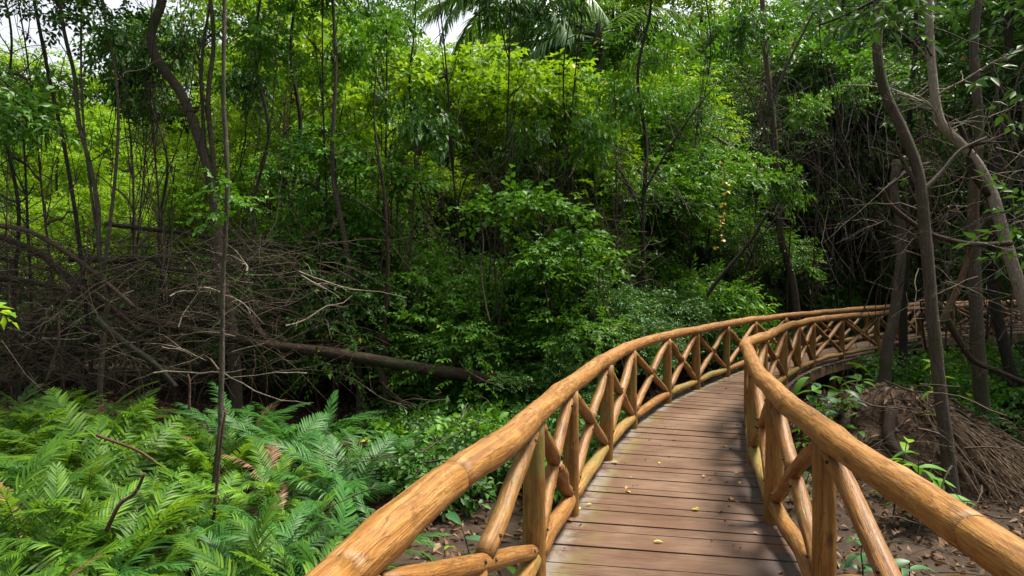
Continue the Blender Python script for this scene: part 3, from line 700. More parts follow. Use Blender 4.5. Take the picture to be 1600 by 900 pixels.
# yellow-leaved hanging vine
def leafy_vine():
    root = empty('leafy_vine', at(1130, 255, 13.5), 'thin hanging vine strung with yellow heart leaves, left of the bent tree', 'vine')
    pts = [p - root.location for p in crom(P3([(1130, 255), (1133, 300), (1128, 340), (1124, 385)], 13.5), 16)]
    mb = MB(); mb.tube(pts, .008, 4); mb.build('stem', M['twig'], root)
    rng = np.random.default_rng(8); T_ = [spray_template(rng, 2, .08, .085, .075) for _ in range(3)]
    pos = np.array([tuple(p) for p in pts]); V, F = leaf_cloud(rng, pos, rng.normal(0, 1, pos.shape), np.ones(len(pos)), T_)
    link('foliage', rawmesh('foliage', V, F, M['yellow_leaf']), root)
leafy_vine()

# ------------------------------------------------------------------ forest: repeated trees and shrubs
ZONES = [(-400, 90, 'at the far left'), (90, 240, 'behind the twisted grey stem'), (240, 400, 'behind the crooked dark trunk'), (400, 560, 'left of the palm'), (560, 720, 'below the palm fronds'),
         (720, 900, 'under the palm crown'), (900, 1060, 'behind the slim brown trunk'), (1060, 1180, 'left of the bent tree'), (1180, 1330, 'behind the bent tree'), (1330, 1480, 'behind the dark grey trunk'), (1480, 2200, 'behind the pale arching trunk')]
def zone(px):
    for a, b, t in ZONES:
        if a <= px < b: return t
    return 'beyond the boardwalk'
HUE = {'leaf_bright': 'yellow-green', 'leaf_mid': 'mid green', 'leaf_dark': 'dark green', 'leaf_blue': 'blue-green'}
def tree(px, d, top, mat, kind='T', word=None, rowname='far trees closing the view', bark=None, wide=1.0):
    """a repeated tree whose top reaches photo row `top`"""
    loc = on_ground(px, d); H = CH - (top - HOR) / FPX * d - loc.z
    if kind == 'T': c, t, h0 = random.choice(TALL), random.choice(TRK_T), 10.6
    elif kind == 'M': c, t, h0 = random.choice(MIDC), random.choice(TRK_M), 6.5
    else: c, t, h0 = random.choice(BUSH), random.choice(TRK_B), 2.5
    sc = H / h0; sx = max(.75, min(sc, 1.5)) * wide
    nm, cat = ('tree', 'tree') if kind in 'TM' else ('shrub', 'shrub')
    r = plant(nm, cat, f'{word} {HUE[mat]} {nm} {zone(px)}', rowname, loc, c, t, sx, mat, sc / sx, bark)
    return r
# far rows
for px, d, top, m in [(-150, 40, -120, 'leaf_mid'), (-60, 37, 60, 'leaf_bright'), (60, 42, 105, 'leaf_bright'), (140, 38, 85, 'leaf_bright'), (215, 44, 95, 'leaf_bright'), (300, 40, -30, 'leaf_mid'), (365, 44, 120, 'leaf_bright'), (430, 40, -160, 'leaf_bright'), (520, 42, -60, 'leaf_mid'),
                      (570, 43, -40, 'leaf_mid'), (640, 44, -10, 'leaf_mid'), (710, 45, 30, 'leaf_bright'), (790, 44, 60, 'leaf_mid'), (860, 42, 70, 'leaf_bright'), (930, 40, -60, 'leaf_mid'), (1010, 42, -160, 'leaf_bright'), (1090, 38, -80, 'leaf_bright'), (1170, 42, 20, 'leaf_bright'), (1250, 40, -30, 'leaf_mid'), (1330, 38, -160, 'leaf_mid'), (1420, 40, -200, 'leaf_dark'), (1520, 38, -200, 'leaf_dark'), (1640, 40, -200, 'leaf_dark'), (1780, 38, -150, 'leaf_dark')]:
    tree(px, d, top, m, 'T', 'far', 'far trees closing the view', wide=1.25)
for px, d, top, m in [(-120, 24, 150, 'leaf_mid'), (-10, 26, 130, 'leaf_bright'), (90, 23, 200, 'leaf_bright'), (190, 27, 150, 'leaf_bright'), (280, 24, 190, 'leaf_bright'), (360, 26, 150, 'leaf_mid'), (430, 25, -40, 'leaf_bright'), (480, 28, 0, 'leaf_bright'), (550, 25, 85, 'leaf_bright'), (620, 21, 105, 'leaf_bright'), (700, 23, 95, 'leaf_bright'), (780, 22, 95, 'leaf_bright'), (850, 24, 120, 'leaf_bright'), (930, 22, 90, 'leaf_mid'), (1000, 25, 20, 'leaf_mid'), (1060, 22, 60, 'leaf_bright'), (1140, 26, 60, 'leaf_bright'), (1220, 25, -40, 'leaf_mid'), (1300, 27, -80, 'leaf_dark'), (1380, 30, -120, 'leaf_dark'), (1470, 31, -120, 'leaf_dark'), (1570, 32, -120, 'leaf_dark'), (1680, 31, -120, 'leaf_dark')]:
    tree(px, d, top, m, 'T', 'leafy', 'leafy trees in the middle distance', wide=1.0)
for px, d, top, m in [(-60, 15, 240, 'leaf_dark'), (40, 17, 290, 'leaf_bright'), (130, 16, 270, 'leaf_bright'), (220, 18, 290, 'leaf_bright'), (300, 16, 270, 'leaf_bright'), (400, 17, 130, 'leaf_bright'), (470, 15, 160, 'leaf_mid'), (540, 17, 190, 'leaf_bright'), (600, 15.5, 200, 'leaf_mid'), (670, 17, 100, 'leaf_bright'), (740, 17, 95, 'leaf_bright'), (810, 17.5, 100, 'leaf_bright'), (880, 17, 105, 'leaf_bright'), (950, 17, 100, 'leaf_mid'), (1030, 18, 110, 'leaf_mid'), (1080, 20, 130, 'leaf_mid'), (1170, 24, 150, 'leaf_dark'), (1300, 26, 230, 'leaf_dark'), (1425, 28, 200, 'leaf_dark'), (1500, 29, 220, 'leaf_dark'), (1250, 25, 60, 'leaf_dark'), (1320, 26, 30, 'leaf_dark'), (1400, 29, 0, 'leaf_dark'), (1480, 30, -60, 'leaf_dark'), (1560, 31, -60, 'leaf_dark'), (1650, 31, -60, 'leaf_dark')]:  # left trees get the brighter leaf colour in place of blocked sunlight
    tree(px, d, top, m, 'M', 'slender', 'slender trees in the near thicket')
for px, d, top, m in [(500, 12.5, 225, 'leaf_mid'), (560, 13.2, 240, 'leaf_mid'), (600, 12.5, 330, 'leaf_dark'), (700, 13.5, 370, 'leaf_dark'), (815, 12, 300, 'leaf_mid'), (880, 12.6, 360, 'leaf_dark'), (900, 12.5, 400, 'leaf_dark'), (950, 13, 430, 'leaf_dark'), (1000, 14.5, 400, 'leaf_dark'), (1060, 16, 410, 'leaf_dark'), (740, 12, 460, 'leaf_dark'), (860, 11.2, 490, 'leaf_dark'), (560, 13, 420, 'leaf_dark'), (800, 10.8, 545, 'leaf_dark'), (-30, 15, 400, 'leaf_dark'), (60, 14.5, 410, 'leaf_dark'), (150, 15, 390, 'leaf_dark'), (240, 14.5, 420, 'leaf_dark'), (330, 15, 400, 'leaf_dark'), (420, 14, 400, 'leaf_dark')]:  # dark leaf colour stands in for shade deep in the thicket
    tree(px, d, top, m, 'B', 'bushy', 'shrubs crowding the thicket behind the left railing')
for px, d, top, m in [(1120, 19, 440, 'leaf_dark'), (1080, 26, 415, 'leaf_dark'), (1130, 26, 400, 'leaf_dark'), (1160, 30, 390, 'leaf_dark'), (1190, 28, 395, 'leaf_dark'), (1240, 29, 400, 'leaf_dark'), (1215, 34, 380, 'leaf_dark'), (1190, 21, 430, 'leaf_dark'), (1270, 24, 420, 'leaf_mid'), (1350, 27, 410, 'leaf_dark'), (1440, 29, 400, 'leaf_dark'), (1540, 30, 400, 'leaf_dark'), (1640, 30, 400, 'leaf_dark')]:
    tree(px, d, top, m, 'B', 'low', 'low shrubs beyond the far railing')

# climbing vines draped over the thicket
def climber(label, blobs, n, mat, seed, leaf=.15):
    c = at(*blobs[0][:3]); base = Vector((c.x, c.y, ground_h(c.x, c.y))); root = empty('climbing_vine', base, label, 'climbing vine', 'climbing vines draped over the thicket'); random.seed(seed)
    mb = MB(); B = []
    for px, py, d, rx, rz in blobs:
        p = at(px, py, d) - base; B.append((p.x, p.y, p.z, rx, rx, rz))
        for k in range(3):
            q = wander(p + Vector((random.gauss(0, rx * .4), random.gauss(0, .3), 0)), (random.gauss(0, .15), random.gauss(0, .15), -1), p.z * random.uniform(.5, .9), 10, .1); mb.tube(q, random.uniform(.008, .016), 5, False)
    mb.build('stem', M['twig_dark'], root)
    link('foliage', crown_mesh('foliage', seed, B, n, leaf, leaf * .78, .36, 6, mat, .18, .5, 1.1, -.2), root)
climber('bright broad-leaved climber covering the slope below the palm fronds', [(600, 105, 16.3, 1.1, .5), (680, 120, 16, 1.1, .45), (640, 150, 15.6, 1.0, .5), (740, 150, 15.6, 1.0, .45)], 420, 'leaf_bright', 501)
climber('yellow-green climber heaped under the palm crown', [(770, 110, 16.5, 1.1, .5), (850, 135, 16.2, 1.2, .5), (820, 170, 15.8, 1.1, .45), (900, 170, 16, .9, .4)], 420, 'leaf_bright', 502)
climber('yellow-green climber spilling down between the dark slim trunk and the palm', [(470, 60, 16.5, 1.1, .8), (520, 110, 16.2, 1.0, .7), (545, 170, 15.8, .8, .6), (440, 120, 16, .9, .7)], 420, 'leaf_bright', 503)
climber('sunlit climber arching over the bush in the middle of the thicket', [(800, 318, 11.3, .55, .16), (850, 330, 11.3, .5, .16), (760, 345, 11.2, .4, .2), (900, 370, 11.4, .4, .2), (930, 410, 11.5, .35, .25)], 190, 'leaf_mid', 504, .12)
climber('climber sloping down to the right in front of the dim middle trunk', [(480, 240, 12.2, .5, .15), (540, 248, 12.1, .55, .15), (600, 268, 12, .5, .15), (650, 290, 12, .35, .15)], 190, 'leaf_mid', 505, .12)
# slim saplings standing through the thicket
random.seed(91)
for i in range(30):
    px = [70, 100, 190, 215, 275, 385, 430, 520, 585, 640, 735, 770, 830, 860, 925, 960, 1045, 1070, 1130, 1165, 1235, 1260, 1330, 1370, 1400, 1455, 1475, 1540, 1580, 20][i]
    d = random.uniform(11.5, 15) if px < 1000 else random.uniform(14.5, 19); h = random.uniform(5, 9.5)
    while in_walk(on_ground(px, d), 1.3): d += .6
    r = plant('sapling', 'sapling', f'thin bare-stemmed sapling {zone(px)}', 'thin saplings standing through the thicket', on_ground(px, d), random.choice(LOW), None, .9, random.choice(('leaf_mid', 'leaf_dark')))
    c = r.children[0]; c.location = (0, 0, h * .8); c.scale = (1.1, 1.1, 2.2)
    t = link('trunk', random.choice(TRK_M), r); sc = random.uniform(.22, .42); t.scale = (sc, sc, h / 5.6); t.scale = (sc * 1.3, sc * 1.3, h / 5.6)
    t.rotation_euler = (random.gauss(0, .05), random.gauss(0, .05), random.uniform(0, 6)); setmat(t, M[random.choice(('bark_dark', 'bark_grey', 'twig'))])

# ------------------------------------------------------------------ palm
def frond_mesh(name, L, n, pl, pw, droop, sag, mat, twist=0.0, seed=0, rachis=.012, fold=.25, vshape=.0):
    """a pinnate frond growing along +X from the origin; drooping by `droop`, leaflets sagging by `sag`"""
    rng = np.random.default_rng(seed); V = []; F = []
    def spine(t):
        return np.array([L * (t - .16 * droop * t * t), 0, L * (.42 * t * (1 if droop < 1.2 else .6) - .62 * droop * t * t)])
    def tang(t): a = spine(min(1, t + .01)) - spine(max(0, t - .01)); return a / np.linalg.norm(a)
    # rachis
    ns = 12
    for i in range(ns):
        t = i / (ns - 1); p = spine(t); r = rachis * (1 - .8 * t); tg = tang(t); up = np.array([-tg[2], 0, tg[0]])
        for a in (0, 2.1, 4.2): V.append(p + r * (math.cos(a) * up + math.sin(a) * np.array([0, 1, 0])))
    for i in range(ns - 1):
        for j in range(3):
            a, b = i * 3 + j, i * 3 + (j + 1) % 3; F += [(a, b, b + 3), (a, b + 3, a + 3)]
    for i in range(n):
        t = .14 + .85 * (i + .5) / n; p = spine(t); tg = tang(t); up = np.array([-tg[2], 0, tg[0]])
        size = math.sin(math.pi * (.16 + .80 * t)) ** .7
        for side in (-1, 1):
            if rng.random() < .04: continue
            ang = .95 - .35 * t + rng.normal(0, .07)
            d0 = tg * math.cos(ang) + np.array([0, side, 0]) * math.sin(ang) + up * (vshape + rng.normal(0, .06)); d0 /= np.linalg.norm(d0)
            l = pl * size * rng.uniform(.88, 1.08); hw = pw * .5 * (.6 + .4 * size)
            sg = sag * rng.uniform(.6, 1.3); o = len(V)
            wd = np.cross(up, d0); wd /= np.linalg.norm(wd)
            K = 4
            for k in range(K + 1):
                u = k / K; c = p + d0 * l * u * (1 - .12 * sg * u) + np.array([0, 0, -1]) * l * sg * u * u * .6
                ww = hw * (1.0 if 0 < k < K - 1 else (.55 if k == 0 else (.72 if k == K - 1 else .05)))
                q = up * ww * fold
                V += [c - wd * ww + q, c, c + wd * ww + q]
            for k in range(K):
                a = o + k * 3
                F += [(a, a + 1, a + 4), (a, a + 4, a + 3), (a + 1, a + 2, a + 5), (a + 1, a + 5, a + 4)]
    return rawmesh(name, np.array(V), np.array(F), M[mat])
PALMF = [frond_mesh('frond', 5.0, 66, 1.05, .075, dr, .95, 'palm', seed=70 + i, rachis=.05, fold=.3) for i, dr in enumerate((.5, .8, 1.15, 1.5))]
PAZ = [178, 6, 160, 25, 198, -12, 140, 45, 190, -25, 110, 70, 172, 15, 205, -60, 90]
def palm(px, py, d, n, label, sc=1.0, seed=1):
    c = at(px, py, d); random.seed(seed); g = on_ground(px + 12, d)
    root = empty('palm_tree', g, label, 'palm tree')
    mb = MB(); pts = crom([Vector((0, 0, -.2)), (c - g) * .5 + Vector((.2, 0, 0)), c - g], 24); mb.tube(pts, lerp_r(.22, .17, 24), 12, True, .08); mb.build('trunk', M['bark_grey'], root)
    mb = MB(); mb.tube([c - g + Vector((0, 0, -.8)), c - g + Vector((0, 0, -.2)), c - g + Vector((0, 0, .6))], [.17, .22, .09], 10, True, .2); mb.build('crownshaft', M['bark_dark'], root)
    for i in range(n):
        f = link('frond', random.choice(PALMF), root, c - g + Vector((0, 0, random.uniform(-.1, .4))))
        f.rotation_euler = (random.uniform(-.15, .15), random.uniform(-.55, .35), math.radians(PAZ[i % len(PAZ)]) + random.uniform(-.12, .12)); f.scale = (sc,) * 3
palm(808, 2, 25, 17, 'tall palm with long drooping fronds at the top of the picture', .9, 4)
palm(935, 66, 23.5, 12, 'smaller dark palm half hidden right of the tall palm', .8, 9)
random.seed(21)

# ------------------------------------------------------------------ ferns
FR = [frond_mesh('frond', 1.0, 23, .20, .021, dr, sg, 'fern', seed=20 + i, rachis=.005, fold=.3, vshape=.12) for i, (dr, sg) in enumerate([(.5, .3), (.75, .5), (.95, .6), (1.15, .7), (.65, .9), (.85, .3)])]
def fern(px, d, size, n, mat, label, seed, tilt=0.0, zlift=0.0):
    random.seed(seed); loc = on_ground(px, d, zlift); root = empty('fern', loc, label, 'fern', 'ferns filling the lower left corner')
    mb = MB(); mb.tube([Vector((0, 0, -.1)), Vector((0, 0, .06)), Vector((.01, 0, .12))], [.05, .045, .02], 7); mb.build('rootstock', M['bark_dark'], root)
    for i in range(n):
        f = link('frond', random.choice(FR), root, Vector((random.gauss(0, .02), random.gauss(0, .02), .05)))
        f.rotation_euler = (random.gauss(0, .3), -random.uniform(.05, 1.0), i * 6.283 / n + random.gauss(0, .22)); s_ = size * random.uniform(.75, 1.15); f.scale = (s_, s_ * random.uniform(.62, 1.1), s_ * random.uniform(.8, 1.2))
        setmat(f, M['dry_leaf'] if random.random() < .02 else M[mat])
FZ = [(-900, 70, 'at the left edge'), (70, 160, 'below the stout leaning grey branch'), (160, 260, 'left of the thin pale stem'), (260, 345, 'beside the thin pale stem'), (345, 440, 'right of the thin pale stem'), (440, 540, 'towards the left railing'), (540, 800, 'at the right end of the bed')]
def fz(px):
    for a, b, t in FZ:
        if a <= px < b: return t
k = 0
for d, x0, x1, n, size in [(9.6, -60, 480, 9, 1.05), (8.9, -20, 540, 10, 1.15), (8.2, -50, 520, 11, 1.2), (7.4, -20, 620, 11, 1.2), (6.6, -40, 600, 11, 1.2), (5.8, -60, 600, 11, 1.15), (5.1, -80, 540, 10, 1.15), (4.5, -100, 500, 9, 1.1), (3.9, -140, 400, 8, 1.0), (3.4, -180, 340, 7, .95), (2.9, -250, 320, 6, .85)]:
    depthw = 'in the back row' if d > 7.8 else 'in the middle of the bed' if d > 5 else 'in the front of the bed'
    n = max(5, int(n * .9))
    for i in range(n):
        px = x0 + (x1 - x0) * (i + .5) / n + random.Random(k).uniform(-22, 22); dd = d + random.Random(k + 500).uniform(-.3, .3)
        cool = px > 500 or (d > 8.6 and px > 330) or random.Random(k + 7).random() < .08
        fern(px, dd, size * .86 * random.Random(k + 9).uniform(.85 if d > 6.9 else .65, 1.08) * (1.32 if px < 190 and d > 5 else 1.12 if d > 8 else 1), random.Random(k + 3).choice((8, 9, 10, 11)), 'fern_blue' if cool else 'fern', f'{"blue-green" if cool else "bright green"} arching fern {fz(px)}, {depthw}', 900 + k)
        k += 1
random.seed(33)
for px, d, sz in [(170, 1.9, .7), (40, 2.1, .75), (430, 2.5, .55)]:
    fern(px, d, sz, 9, 'fern', f'dark glossy fern in the bottom corner {fz(px)}', int(px) + 77)
# one tall young frond spear
# dead stems among the ferns
for i, (p, d, lab) in enumerate([([(330, 830), (338, 760), (345, 690), (352, 640)], 5.6, 'broken brown stick standing among the ferns'), ([(150, 680), (215, 705), (260, 735)], 6, 'dark twig lying across the ferns'), ([(295, 640), (296, 600), (293, 585)], 7.2, 'short brown stump poking out of the ferns'), ([(165, 830), (185, 790), (210, 770), (225, 740)], 4.6, 'dark curved stick low among the ferns')]):
    hero('dead_stick', 'stick', lab, p, d, .016, .01, 'bark_red', False, flare=False, twigs=3, twigl=.25, twigr=.01, seg=6)

# ------------------------------------------------------------------ root mound on the right
def root_mound():
    c = Vector((5.15, 8.75, GZ)); root = empty('root_mound', c, 'brown mound of matted roots and dry fibres on the forest floor', 'root mound')
    nu, nv = 46, 22; V = []; F = []
    def surf(a, t):
        r = t; h = 1.02 * (1 - r ** 2.0) if r < 1 else 0
        x, y = math.cos(a) * r * 1.75, math.sin(a) * r * 1.35
        q = mnoise.noise((x * 1.4, y * 1.4, 2)) * .25 + mnoise.noise((x * 4, y * 4, 5)) * .09
        return Vector((x - .25 * h, y, h * (1 + q) - .12 + q * .3))
    for j in range(nv + 1):
        for i in range(nu): V.append(surf(i / nu * 6.2832, j / nv * 1.12))
    for j in range(nv):
        for i in range(nu): F.append((j * nu + i, j * nu + (i + 1) % nu, (j + 1) * nu + (i + 1) % nu, (j + 1) * nu + i))
    me = bpy.data.meshes.new('mound'); me.from_pydata(V, [], F); me.materials.append(M['mound']); me.polygons.foreach_set('use_smooth', np.ones(len(F), bool)); link('mound', me, root)
    random.seed(5); mb = MB(); m2 = MB()
    for k in range(430):
        a = random.uniform(0, 6.28); t0 = random.random() ** .6 * .8; t1 = min(1.1, t0 + random.uniform(.1, .5)); da = random.gauss(0, .5)
        pts = [surf(a + da * u, t0 + (t1 - t0) * u) + Vector((0, 0, .015 + .05 * math.sin(math.pi * u) * random.random())) for u in np.linspace(0, 1, 7)]
        r = .003 + .016 * random.random() ** 3; (mb if k % 2 else m2).tube(pts, lerp_r(r, r * .5, 7), 4, False)
    mb.build('root_fibres', M['straw'], root); m2.build('dark_fibres', M['twig_dark'], root)
    mb = MB()
    for k in range(90):                                   # long dry straws sweeping down to the right
        q_ = random.random(); s_ = Vector((-.25 + .75 * q_ + random.gauss(0, .06), random.uniform(-.6, .1), 1.0 - .55 * q_))
        e = Vector((-.15 + 1.05 * q_ + random.gauss(0, .1), random.uniform(-2.1, -1.3), random.uniform(-.02, .1))); m = s_.lerp(e, .45) + Vector((0, 0, random.uniform(.0, .22))) + Vector((random.gauss(0, .12), 0, 0))
        mb.tube(crom([s_, m, e], 9), random.uniform(.004, .009), 4, False)
    mb.build('dry_straws', M['straw'], root)
    rng = np.random.default_rng(3); T_ = [spray_template(rng, 1, .01, .09, .045, .1, .5) for _ in range(6)]
    pos = np.array([tuple(surf(random.uniform(0, 6.28), random.random() ** .5) + Vector((0, 0, .025))) for _ in range(900)]); V2, F2 = leaf_cloud(rng, pos, rng.normal(0, 1, pos.shape), rng.uniform(.6, 1.4, len(pos)), T_)
    link('dead_leaves', rawmesh('dead_leaves', V2, F2, M['dry_leaf']), root)
    for a, L in ((3.5, 1.6), (4.2, 1.3), (5.2, 1.4), (2.9, 1.2)):
        p = [surf(a, .45) + Vector((0, 0, .02))] + [surf(a + random.gauss(0, .1), .45 + .65 * u) + Vector((0, 0, .03)) for u in (.35, .7, 1.0)]
        p.append(p[-1] + Vector((math.cos(a) * .5, math.sin(a) * .5, -.05))); mb = MB(); mb.tube(crom(p, 20), lerp_r(.075, .03, 20), 9, True, .2); mb.build('root', M['bark_log'], root)
root_mound()

# ------------------------------------------------------------------ broad-leaved seedlings
def broad_leaf(seed, L, W, droop):
    rng = np.random.default_rng(seed); V = []; F = []; K = 7
    for k in range(K + 1):
        u = k / K; ww = W * .5 * math.sin(math.pi * min(1, u * .93 + .05)) ** .8 if k < K else .001
        x = L * u; z = L * (.2 * u - droop * u * u)
        V += [(x, -ww, z + ww * .3), (x, 0, z), (x, ww, z + ww * .3)]
    for k in range(K):
        a = k * 3; F += [(a, a + 3, a + 4), (a, a + 4, a + 1), (a + 1, a + 4, a + 5), (a + 1, a + 5, a + 2)]
    return rawmesh('leaf', np.array(V), np.array(F), M['leaf_mid'])
BL = [broad_leaf(i, 1.0, w_, dr) for i, (w_, dr) in enumerate([(.36, .35), (.30, .5), (.42, .2), (.34, .7)])]
def seedling(loc, h, n, ll, mat, label, seed, group='broad-leaved seedlings on the forest floor', rosette=False):
    random.seed(seed); root = empty('seedling', loc, label, 'seedling', group); mb = MB()
    pts = wander((0, 0, -.05), (random.gauss(0, .12), random.gauss(0, .12), 1), h, 7, .06); mb.tube(pts, lerp_r(.008, .004, 7), 5, False); mb.build('stem', M['bark_grey'], root)
    for i in range(n):
        j = min(6, int((.35 + .65 * i / max(1, n - 1)) * 6)); p = pts[j]
        f = link('leaf', random.choice(BL), root, p); s_ = ll * random.uniform(.7, 1.2); f.scale = (s_, s_, s_)
        f.rotation_euler = (random.gauss(0, .25), random.uniform(-.5, .35), i * 2.4 + random.gauss(0, .3)); setmat(f, M[mat])
SE = [(1288, 8.9, 1.1, 13, .30, 'leaf_mid', 'between the inner railing and the root mound, leftmost'), (1315, 8.6, 1.0, 14, .30, 'leaf_blue', 'in the clump beside the root mound, low and cool green'), (1340, 9.2, 1.1, 14, .30, 'leaf_mid', 'touching the upper edge of the root mound'), (1268, 9.3, 1.0, 12, .28, 'leaf_blue', 'under the inner boardwalk edge'), (1300, 9.8, 1.25, 14, .32, 'leaf_mid', 'at the back of the clump by the root mound'), (1330, 8.1, .55, 8, .24, 'leaf_dark', 'in front of the root mound, dark leaved'), (1362, 9.8, 1.2, 13, .28, 'leaf_mid', 'behind the top of the root mound'),
      (1425, 6.5, .75, 18, .30, 'leaf_mid', 'left of the dark grey trunk foot, with glossy leaves'), (1395, 6.7, .9, 8, .24, 'leaf_bright', 'left of the dark grey trunk foot, pale and upright'), (1462, 6.5, .5, 8, .32, 'leaf_mid', 'touching the dark grey trunk foot'), (1380, 7.2, .45, 6, .18, 'leaf_bright', 'on the front slope of the root mound'), (1470, 8.0, .9, 7, .2, 'leaf_bright', 'right behind the dark grey trunk on the mound'), (1448, 8.3, .95, 5, .18, 'leaf_bright', 'on the mound left of the dark grey trunk'),
      (1415, 4.9, .42, 10, .2, 'leaf_blue', 'seen over the middle of the inner rail'), (1350, 5.3, .4, 8, .2, 'leaf_blue', 'seen under the inner rail'), (1440, 4.5, .35, 8, .17, 'leaf_mid', 'low beneath the inner rail'), (1395, 4.3, .3, 8, .15, 'leaf_mid', 'lowest beneath the inner rail'), (1260, 5.9, .5, 8, .2, 'leaf_mid', 'framed by the inner railing braces'), (1255, 6.8, .55, 8, .2, 'leaf_blue', 'dim behind the inner railing braces'),
      (1560, 9.5, .6, 8, .26, 'leaf_dark', 'behind the dry straws at the right edge'), (1590, 10.5, .7, 9, .28, 'leaf_dark', 'at the right edge, deep in shade'), (1540, 10.2, .5, 8, .22, 'leaf_mid', 'beside the pale stout trunk'), (1500, 10.2, .7, 9, .25, 'leaf_mid', 'just left of the pale stout trunk'),
      (748, 4.9, .62, 7, .19, 'leaf_blue', 'tall and cool green under the left rail'), (735, 4.5, .45, 9, .19, 'leaf_blue', 'left of the near brace under the left rail'), (700, 4.2, .4, 8, .16, 'leaf_mid', 'pale green under the left rail'), (685, 4.6, .55, 4, .17, 'leaf_bright', 'single bright leaf under the left rail'), (770, 4.4, .4, 8, .17, 'leaf_blue', 'right of the near brace under the left rail'), (850, 5.8, .55, 8, .18, 'leaf_mid', 'framed by the second panel of the left railing'), (805, 4.8, .35, 9, .15, 'leaf_mid', 'beside the nearest upright post of the left railing'),
      (690, 8.2, .5, 8, .2, 'leaf_mid', 'on the dark floor right of the ferns'), (730, 8.8, .5, 8, .2, 'leaf_dark', 'on the dark floor above the left rail'), (665, 7.2, .4, 9, .17, 'leaf_mid', 'near the last fern on the right'), (760, 7.5, .45, 8, .18, 'leaf_dark', 'in the shade above the left rail'), (700, 6.7, .35, 8, .16, 'leaf_dark', 'among dead leaves right of the ferns'), (820, 9, .5, 9, .2, 'leaf_dark', 'in front of the shrubs above the left rail'), (780, 9.4, .5, 9, .2, 'leaf_mid', 'under the end of the fallen log')]
for i, (px, d, h, n, ll, m, lab) in enumerate(SE):
    loc = on_ground(px, d)
    if 7.4 < d < 9.4 and 1370 < px < 1500: loc.z += .45
    col_ = {'leaf_mid': 'green', 'leaf_blue': 'blue-green', 'leaf_dark': 'dark green', 'leaf_bright': 'yellow-green'}[m]
    seedling(loc, h, n, ll, m, f'{col_} broad-leaved seedling {lab}', 400 + i)

# low ground plants (things) + litter (stuff)
random.seed(44)
for i in range(46):
    px = random.choice((random.uniform(600, 960), random.uniform(640, 900), random.uniform(1240, 1600))); d = random.uniform(6.8, 12) if px < 1000 else random.uniform(8.5, 13)
    p = on_ground(px, d)
    if 1340 < px < 1520 and d < 10.5 or in_walk(p, 1.1): continue
    m = random.choice(('leaf_dark', 'leaf_mid', 'leaf_dark'))
    plant('ground_plant', 'ground plant', f'low {HUE[m]} ground plant ' + ('on the dark floor above the left rail' if px < 1000 else 'on the shaded floor right of the boardwalk'), 'low plants on the forest floor', p, random.choice(LOW), None, random.uniform(.7, 1.3), m)
def litter(name, label, n, xr, yr, size, mat, zoff=.01, tilt=.5):
    rng = np.random.default_rng(n); T_ = [spray_template(rng, 1, .01, size, size * .5, .1, .5) for _ in range(8)]
    x = rng.uniform(*xr, n); y = yr[0] + (yr[1] - yr[0]) * rng.random(n) ** 1.5
    z = np.array([ground_h(a, b) for a, b in zip(x, y)]) + zoff + rng.random(n) * .05
    O = rng.normal(0, 1, (n, 3)); O[:, 2] *= tilt
    V, F = leaf_cloud(rng, np.stack([x, y, z], 1), O, rng.uniform(.6, 1.4, n), T_, .8)
    o = link(name, rawmesh(name, V, F, M[mat])); tag(o, label, 'leaf litter', None, 'stuff')
litter('leaf_litter', 'brown dead leaves covering the forest floor', 42000, (-13, 10), (1.0, 16), .085, 'dry_leaf')
litter('leaf_litter', 'dead leaves covering the floor inside the bend of the boardwalk', 16000, (4, 22), (8, 24), .11, 'dry_leaf')
twig_mass('floor_twigs', 'fallen twigs scattered over the forest floor', 200, (560, 1700, 600, 900, 3.5, 9), 'twig', (.2, .9), (.003, .009), .15)

for i in range(26):
    px = random.uniform(1400, 1640); d = random.uniform(11, 17); p = on_ground(px, d)
    if in_walk(p, 1.5): continue
    m = random.choice(('leaf_dark', 'leaf_mid')); plant('ground_plant', 'ground plant', f'low {HUE[m]} ground plant inside the bend of the boardwalk', 'low plants on the forest floor', p, random.choice(LOW), None, random.uniform(.9, 1.6), m)
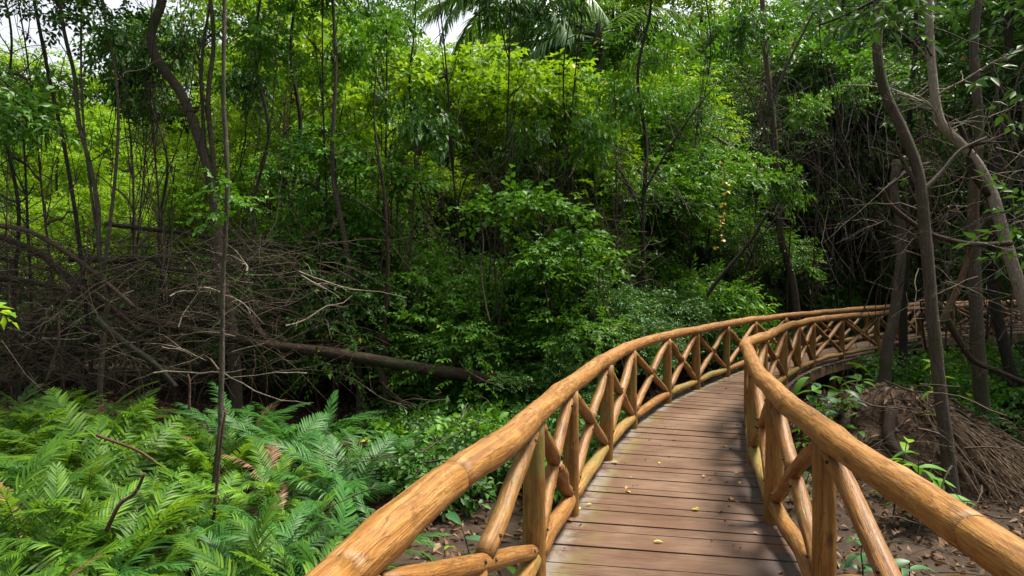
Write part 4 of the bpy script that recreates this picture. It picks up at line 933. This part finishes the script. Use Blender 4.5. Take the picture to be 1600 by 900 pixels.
# ------------------------------------------------------------------ fallen leaves lying on the deck
def deck_leaf(px, py, size, mat, label, rz):
    d = FPX * CH / (py - HOR); p = at(px, py, d); size *= .8; me = broad_leaf(3, size, size * .55, .25)
    o = link('fallen_leaf', me, None, (p.x, p.y, deck_z(p.x, p.y) + .012)); o.rotation_euler = (random.gauss(0, .15), random.gauss(.1, .15), rz); setmat(o, M[mat]); tag(o, label, 'fallen leaf', 'leaves fallen on the boardwalk')
DLV = [(955, 725, .09, 'yellow_leaf', 'yellow leaf beside a post foot of the left railing'), (985, 772, .08, 'yellow_leaf', 'yellow leaf left of the deck middle, below the pink one'), (981, 763, .06, 'red_leaf', 'pinkish leaf left of the deck middle'), (1022, 850, .08, 'yellow_leaf', 'yellow leaf nearest the camera on the planks'), (1136, 700, .11, 'yellow_leaf', 'large curled yellow leaf near the right edge of the deck'), (1145, 781, .07, 'red_leaf', 'orange leaf near the right edge of the deck'), (1082, 799, .07, 'yellow_leaf', 'pale leaf in the middle of the deck, left of its twin'), (1092, 798, .06, 'yellow_leaf', 'pale leaf in the middle of the deck, right of its twin'), (1101, 745, .06, 'red_leaf', 'small brown leaf right of the deck middle'), (1148, 741, .07, 'dry_leaf', 'dark leaf lying against the right edge of the deck'), (1151, 733, .05, 'dry_leaf', 'small dark leaf above the dark one at the right edge'), (1157, 755, .05, 'yellow_leaf', 'tiny pale leaf at the right edge of the deck'), (1140, 821, .06, 'dry_leaf', 'brown curled leaf near the first right post'), (987, 748, .04, 'yellow_leaf', 'tiny pale leaf above the pink leaf'), (907, 796, .05, 'yellow_leaf', 'small yellow leaf by the left edge of the planks'), (917, 791, .05, 'yellow_leaf', 'small yellow leaf just right of the one at the left edge'), (895, 817, .08, 'dry_leaf', 'brown leaf standing up at the left edge of the planks'), (1032, 725, .06, 'yellow_leaf', 'thin pale leaf in the upper middle of the deck'), (1178, 836, .07, 'dry_leaf', 'dark leaf in front of the right post foot'), (1042, 668, .06, 'yellow_leaf', 'small pale leaf far up the deck')]
for i, (px, py, s_, m, lab) in enumerate(DLV): deck_leaf(px, py, s_, m, lab, i * 2.1)

rng = np.random.default_rng(61); T_ = [spray_template(rng, 1, .01, .035, .016, .1, .5) for _ in range(8)]; pos = []
for k in range(420):
    q = 2.2 + (AL[-1] * .6) * random.random() ** 1.6; l, r = left_at(q), right_of(q); e = random.random() ** 2.2 * .5; t_ = e if random.random() < .55 else 1 - e
    b = l + (r - l) * t_; pos.append((b[0], b[1], deck_z(*b) + .009 + random.random() * .006))
pos = np.array(pos); O = rng.normal(0, 1, pos.shape); O[:, 2] *= .1; V2, F2 = leaf_cloud(rng, pos, O, rng.uniform(.4, 1.5, len(pos)), T_, 1.5)
tag(link('deck_litter', rawmesh('deck_litter', V2, F2, M['dry_leaf'])), 'small brown leaf scraps gathered along the edges of the planks', 'leaf litter', None, 'stuff')
# ------------------------------------------------------------------ overhanging branches, top right
def overhang(label, pts, d, blobs, n, leaf, mat, seed):
    P = P3(pts, d); base = P[0].copy(); root = empty('overhanging_branch', base, label, 'branch'); random.seed(seed)
    pp = [p - base for p in crom(P, 18)]; mb = MB(); mb.tube(pp, lerp_r(.02, .006, 18), 6, False); branchlets(mb, pp, .014, 12, .5, 2, .1, -.2, .03, 4); mb.build('limb', M['bark_dark'], root)
    B = [(*(at(px, py, dd) - base), rx, rx, rz) for px, py, dd, rx, rz in blobs]
    link('foliage', crown_mesh('foliage', seed, B, n, leaf, leaf * .42, .26, 7, mat, .8, .5, .9, -1), root)
overhang('leafy branch hanging into the top of the picture on the right', [(1500, -160), (1460, -80), (1400, -20), (1330, 20), (1280, 40)], 4.2, [(1300, 15, 4.2, .25, .10), (1380, 5, 4.2, .3, .12), (1460, -25, 4.2, .3, .14), (1400, 45, 4.3, .2, .08)], 44, .10, 'leaf_dark', 31)
overhang('leafy branch hanging in at the upper right corner', [(1760, -60), (1700, 20), (1640, 100), (1590, 170)], 4.0, [(1590, 60, 4, .18, .2), (1560, 130, 4, .15, .15), (1600, 200, 4, .14, .15), (1620, -10, 4, .3, .2)], 26, .085, 'leaf_dark', 32)
overhang('sparse leafy sprig entering from the right edge', [(1720, 250), (1660, 300), (1610, 330), (1580, 345)], 4.2, [(1605, 330, 4.2, .12, .14), (1595, 390, 4.2, .1, .1)], 8, .09, 'leaf_dark', 33)
overhang('leaf spray poking in at the left edge above the ferns', [(-160, 500), (-100, 480), (-50, 475), (-15, 472)], 4.5, [(-40, 470, 4.5, .1, .04)], 7, .12, 'leaf_bright', 34)
overhang('dark branch reaching in at the left edge below the sky gap', [(-120, 60), (-50, 90), (0, 122), (40, 155)], 7, [(20, 165, 7, .3, .18), (-20, 120, 7, .3, .2), (60, 190, 7, .25, .15)], 60, .1, 'leaf_dark', 35)
# trees added beyond the right edge of the view to shade the right side
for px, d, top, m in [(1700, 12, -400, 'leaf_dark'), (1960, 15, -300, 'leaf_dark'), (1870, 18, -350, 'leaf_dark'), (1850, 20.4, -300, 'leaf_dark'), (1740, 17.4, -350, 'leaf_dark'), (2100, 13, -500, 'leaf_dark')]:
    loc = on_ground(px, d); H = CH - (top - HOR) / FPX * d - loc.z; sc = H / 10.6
    plant('tree', 'tree', f'tall shading tree added beside the view, with high dark crown, {zone(px)}', 'shading trees added beside the boardwalk', loc, random.choice(TALL), random.choice(TRK_T), max(.8, sc), m)
# a belt of woodland all round, behind the camera too
def belt(name, label, spots, mat):
    rng = np.random.default_rng(77); Bs = []
    for x, y, h, r in spots: Bs += [(x + q[0], y + q[1], q[2] + GZ, q[3], q[4], q[5]) for q in tall_blobs(rng, h, r, .05, 8)]
    me = crown_mesh(name, 78, Bs, 150 * len(spots), .42, .2, .9, 8, mat, .5)
    o = link(name, me); tag(o, label, 'woodland', None, 'stuff')
sp = []
for a in np.arange(0, 360, 7.0):
    x, y = math.sin(math.radians(a)), math.cos(math.radians(a)); r = 58 if y > .3 else 24
    px = 800 + FPX * x / y if y > .1 else 9999
    h = 15 if y > .3 else 13
    if y > .3: h = 12 if px < 420 else (15 if px < 1000 else 22)
    sp.append((x * r, y * r + 4, h, 4.0))
belt('woodland', 'woodland closing the view all round', sp, 'leaf_mid')
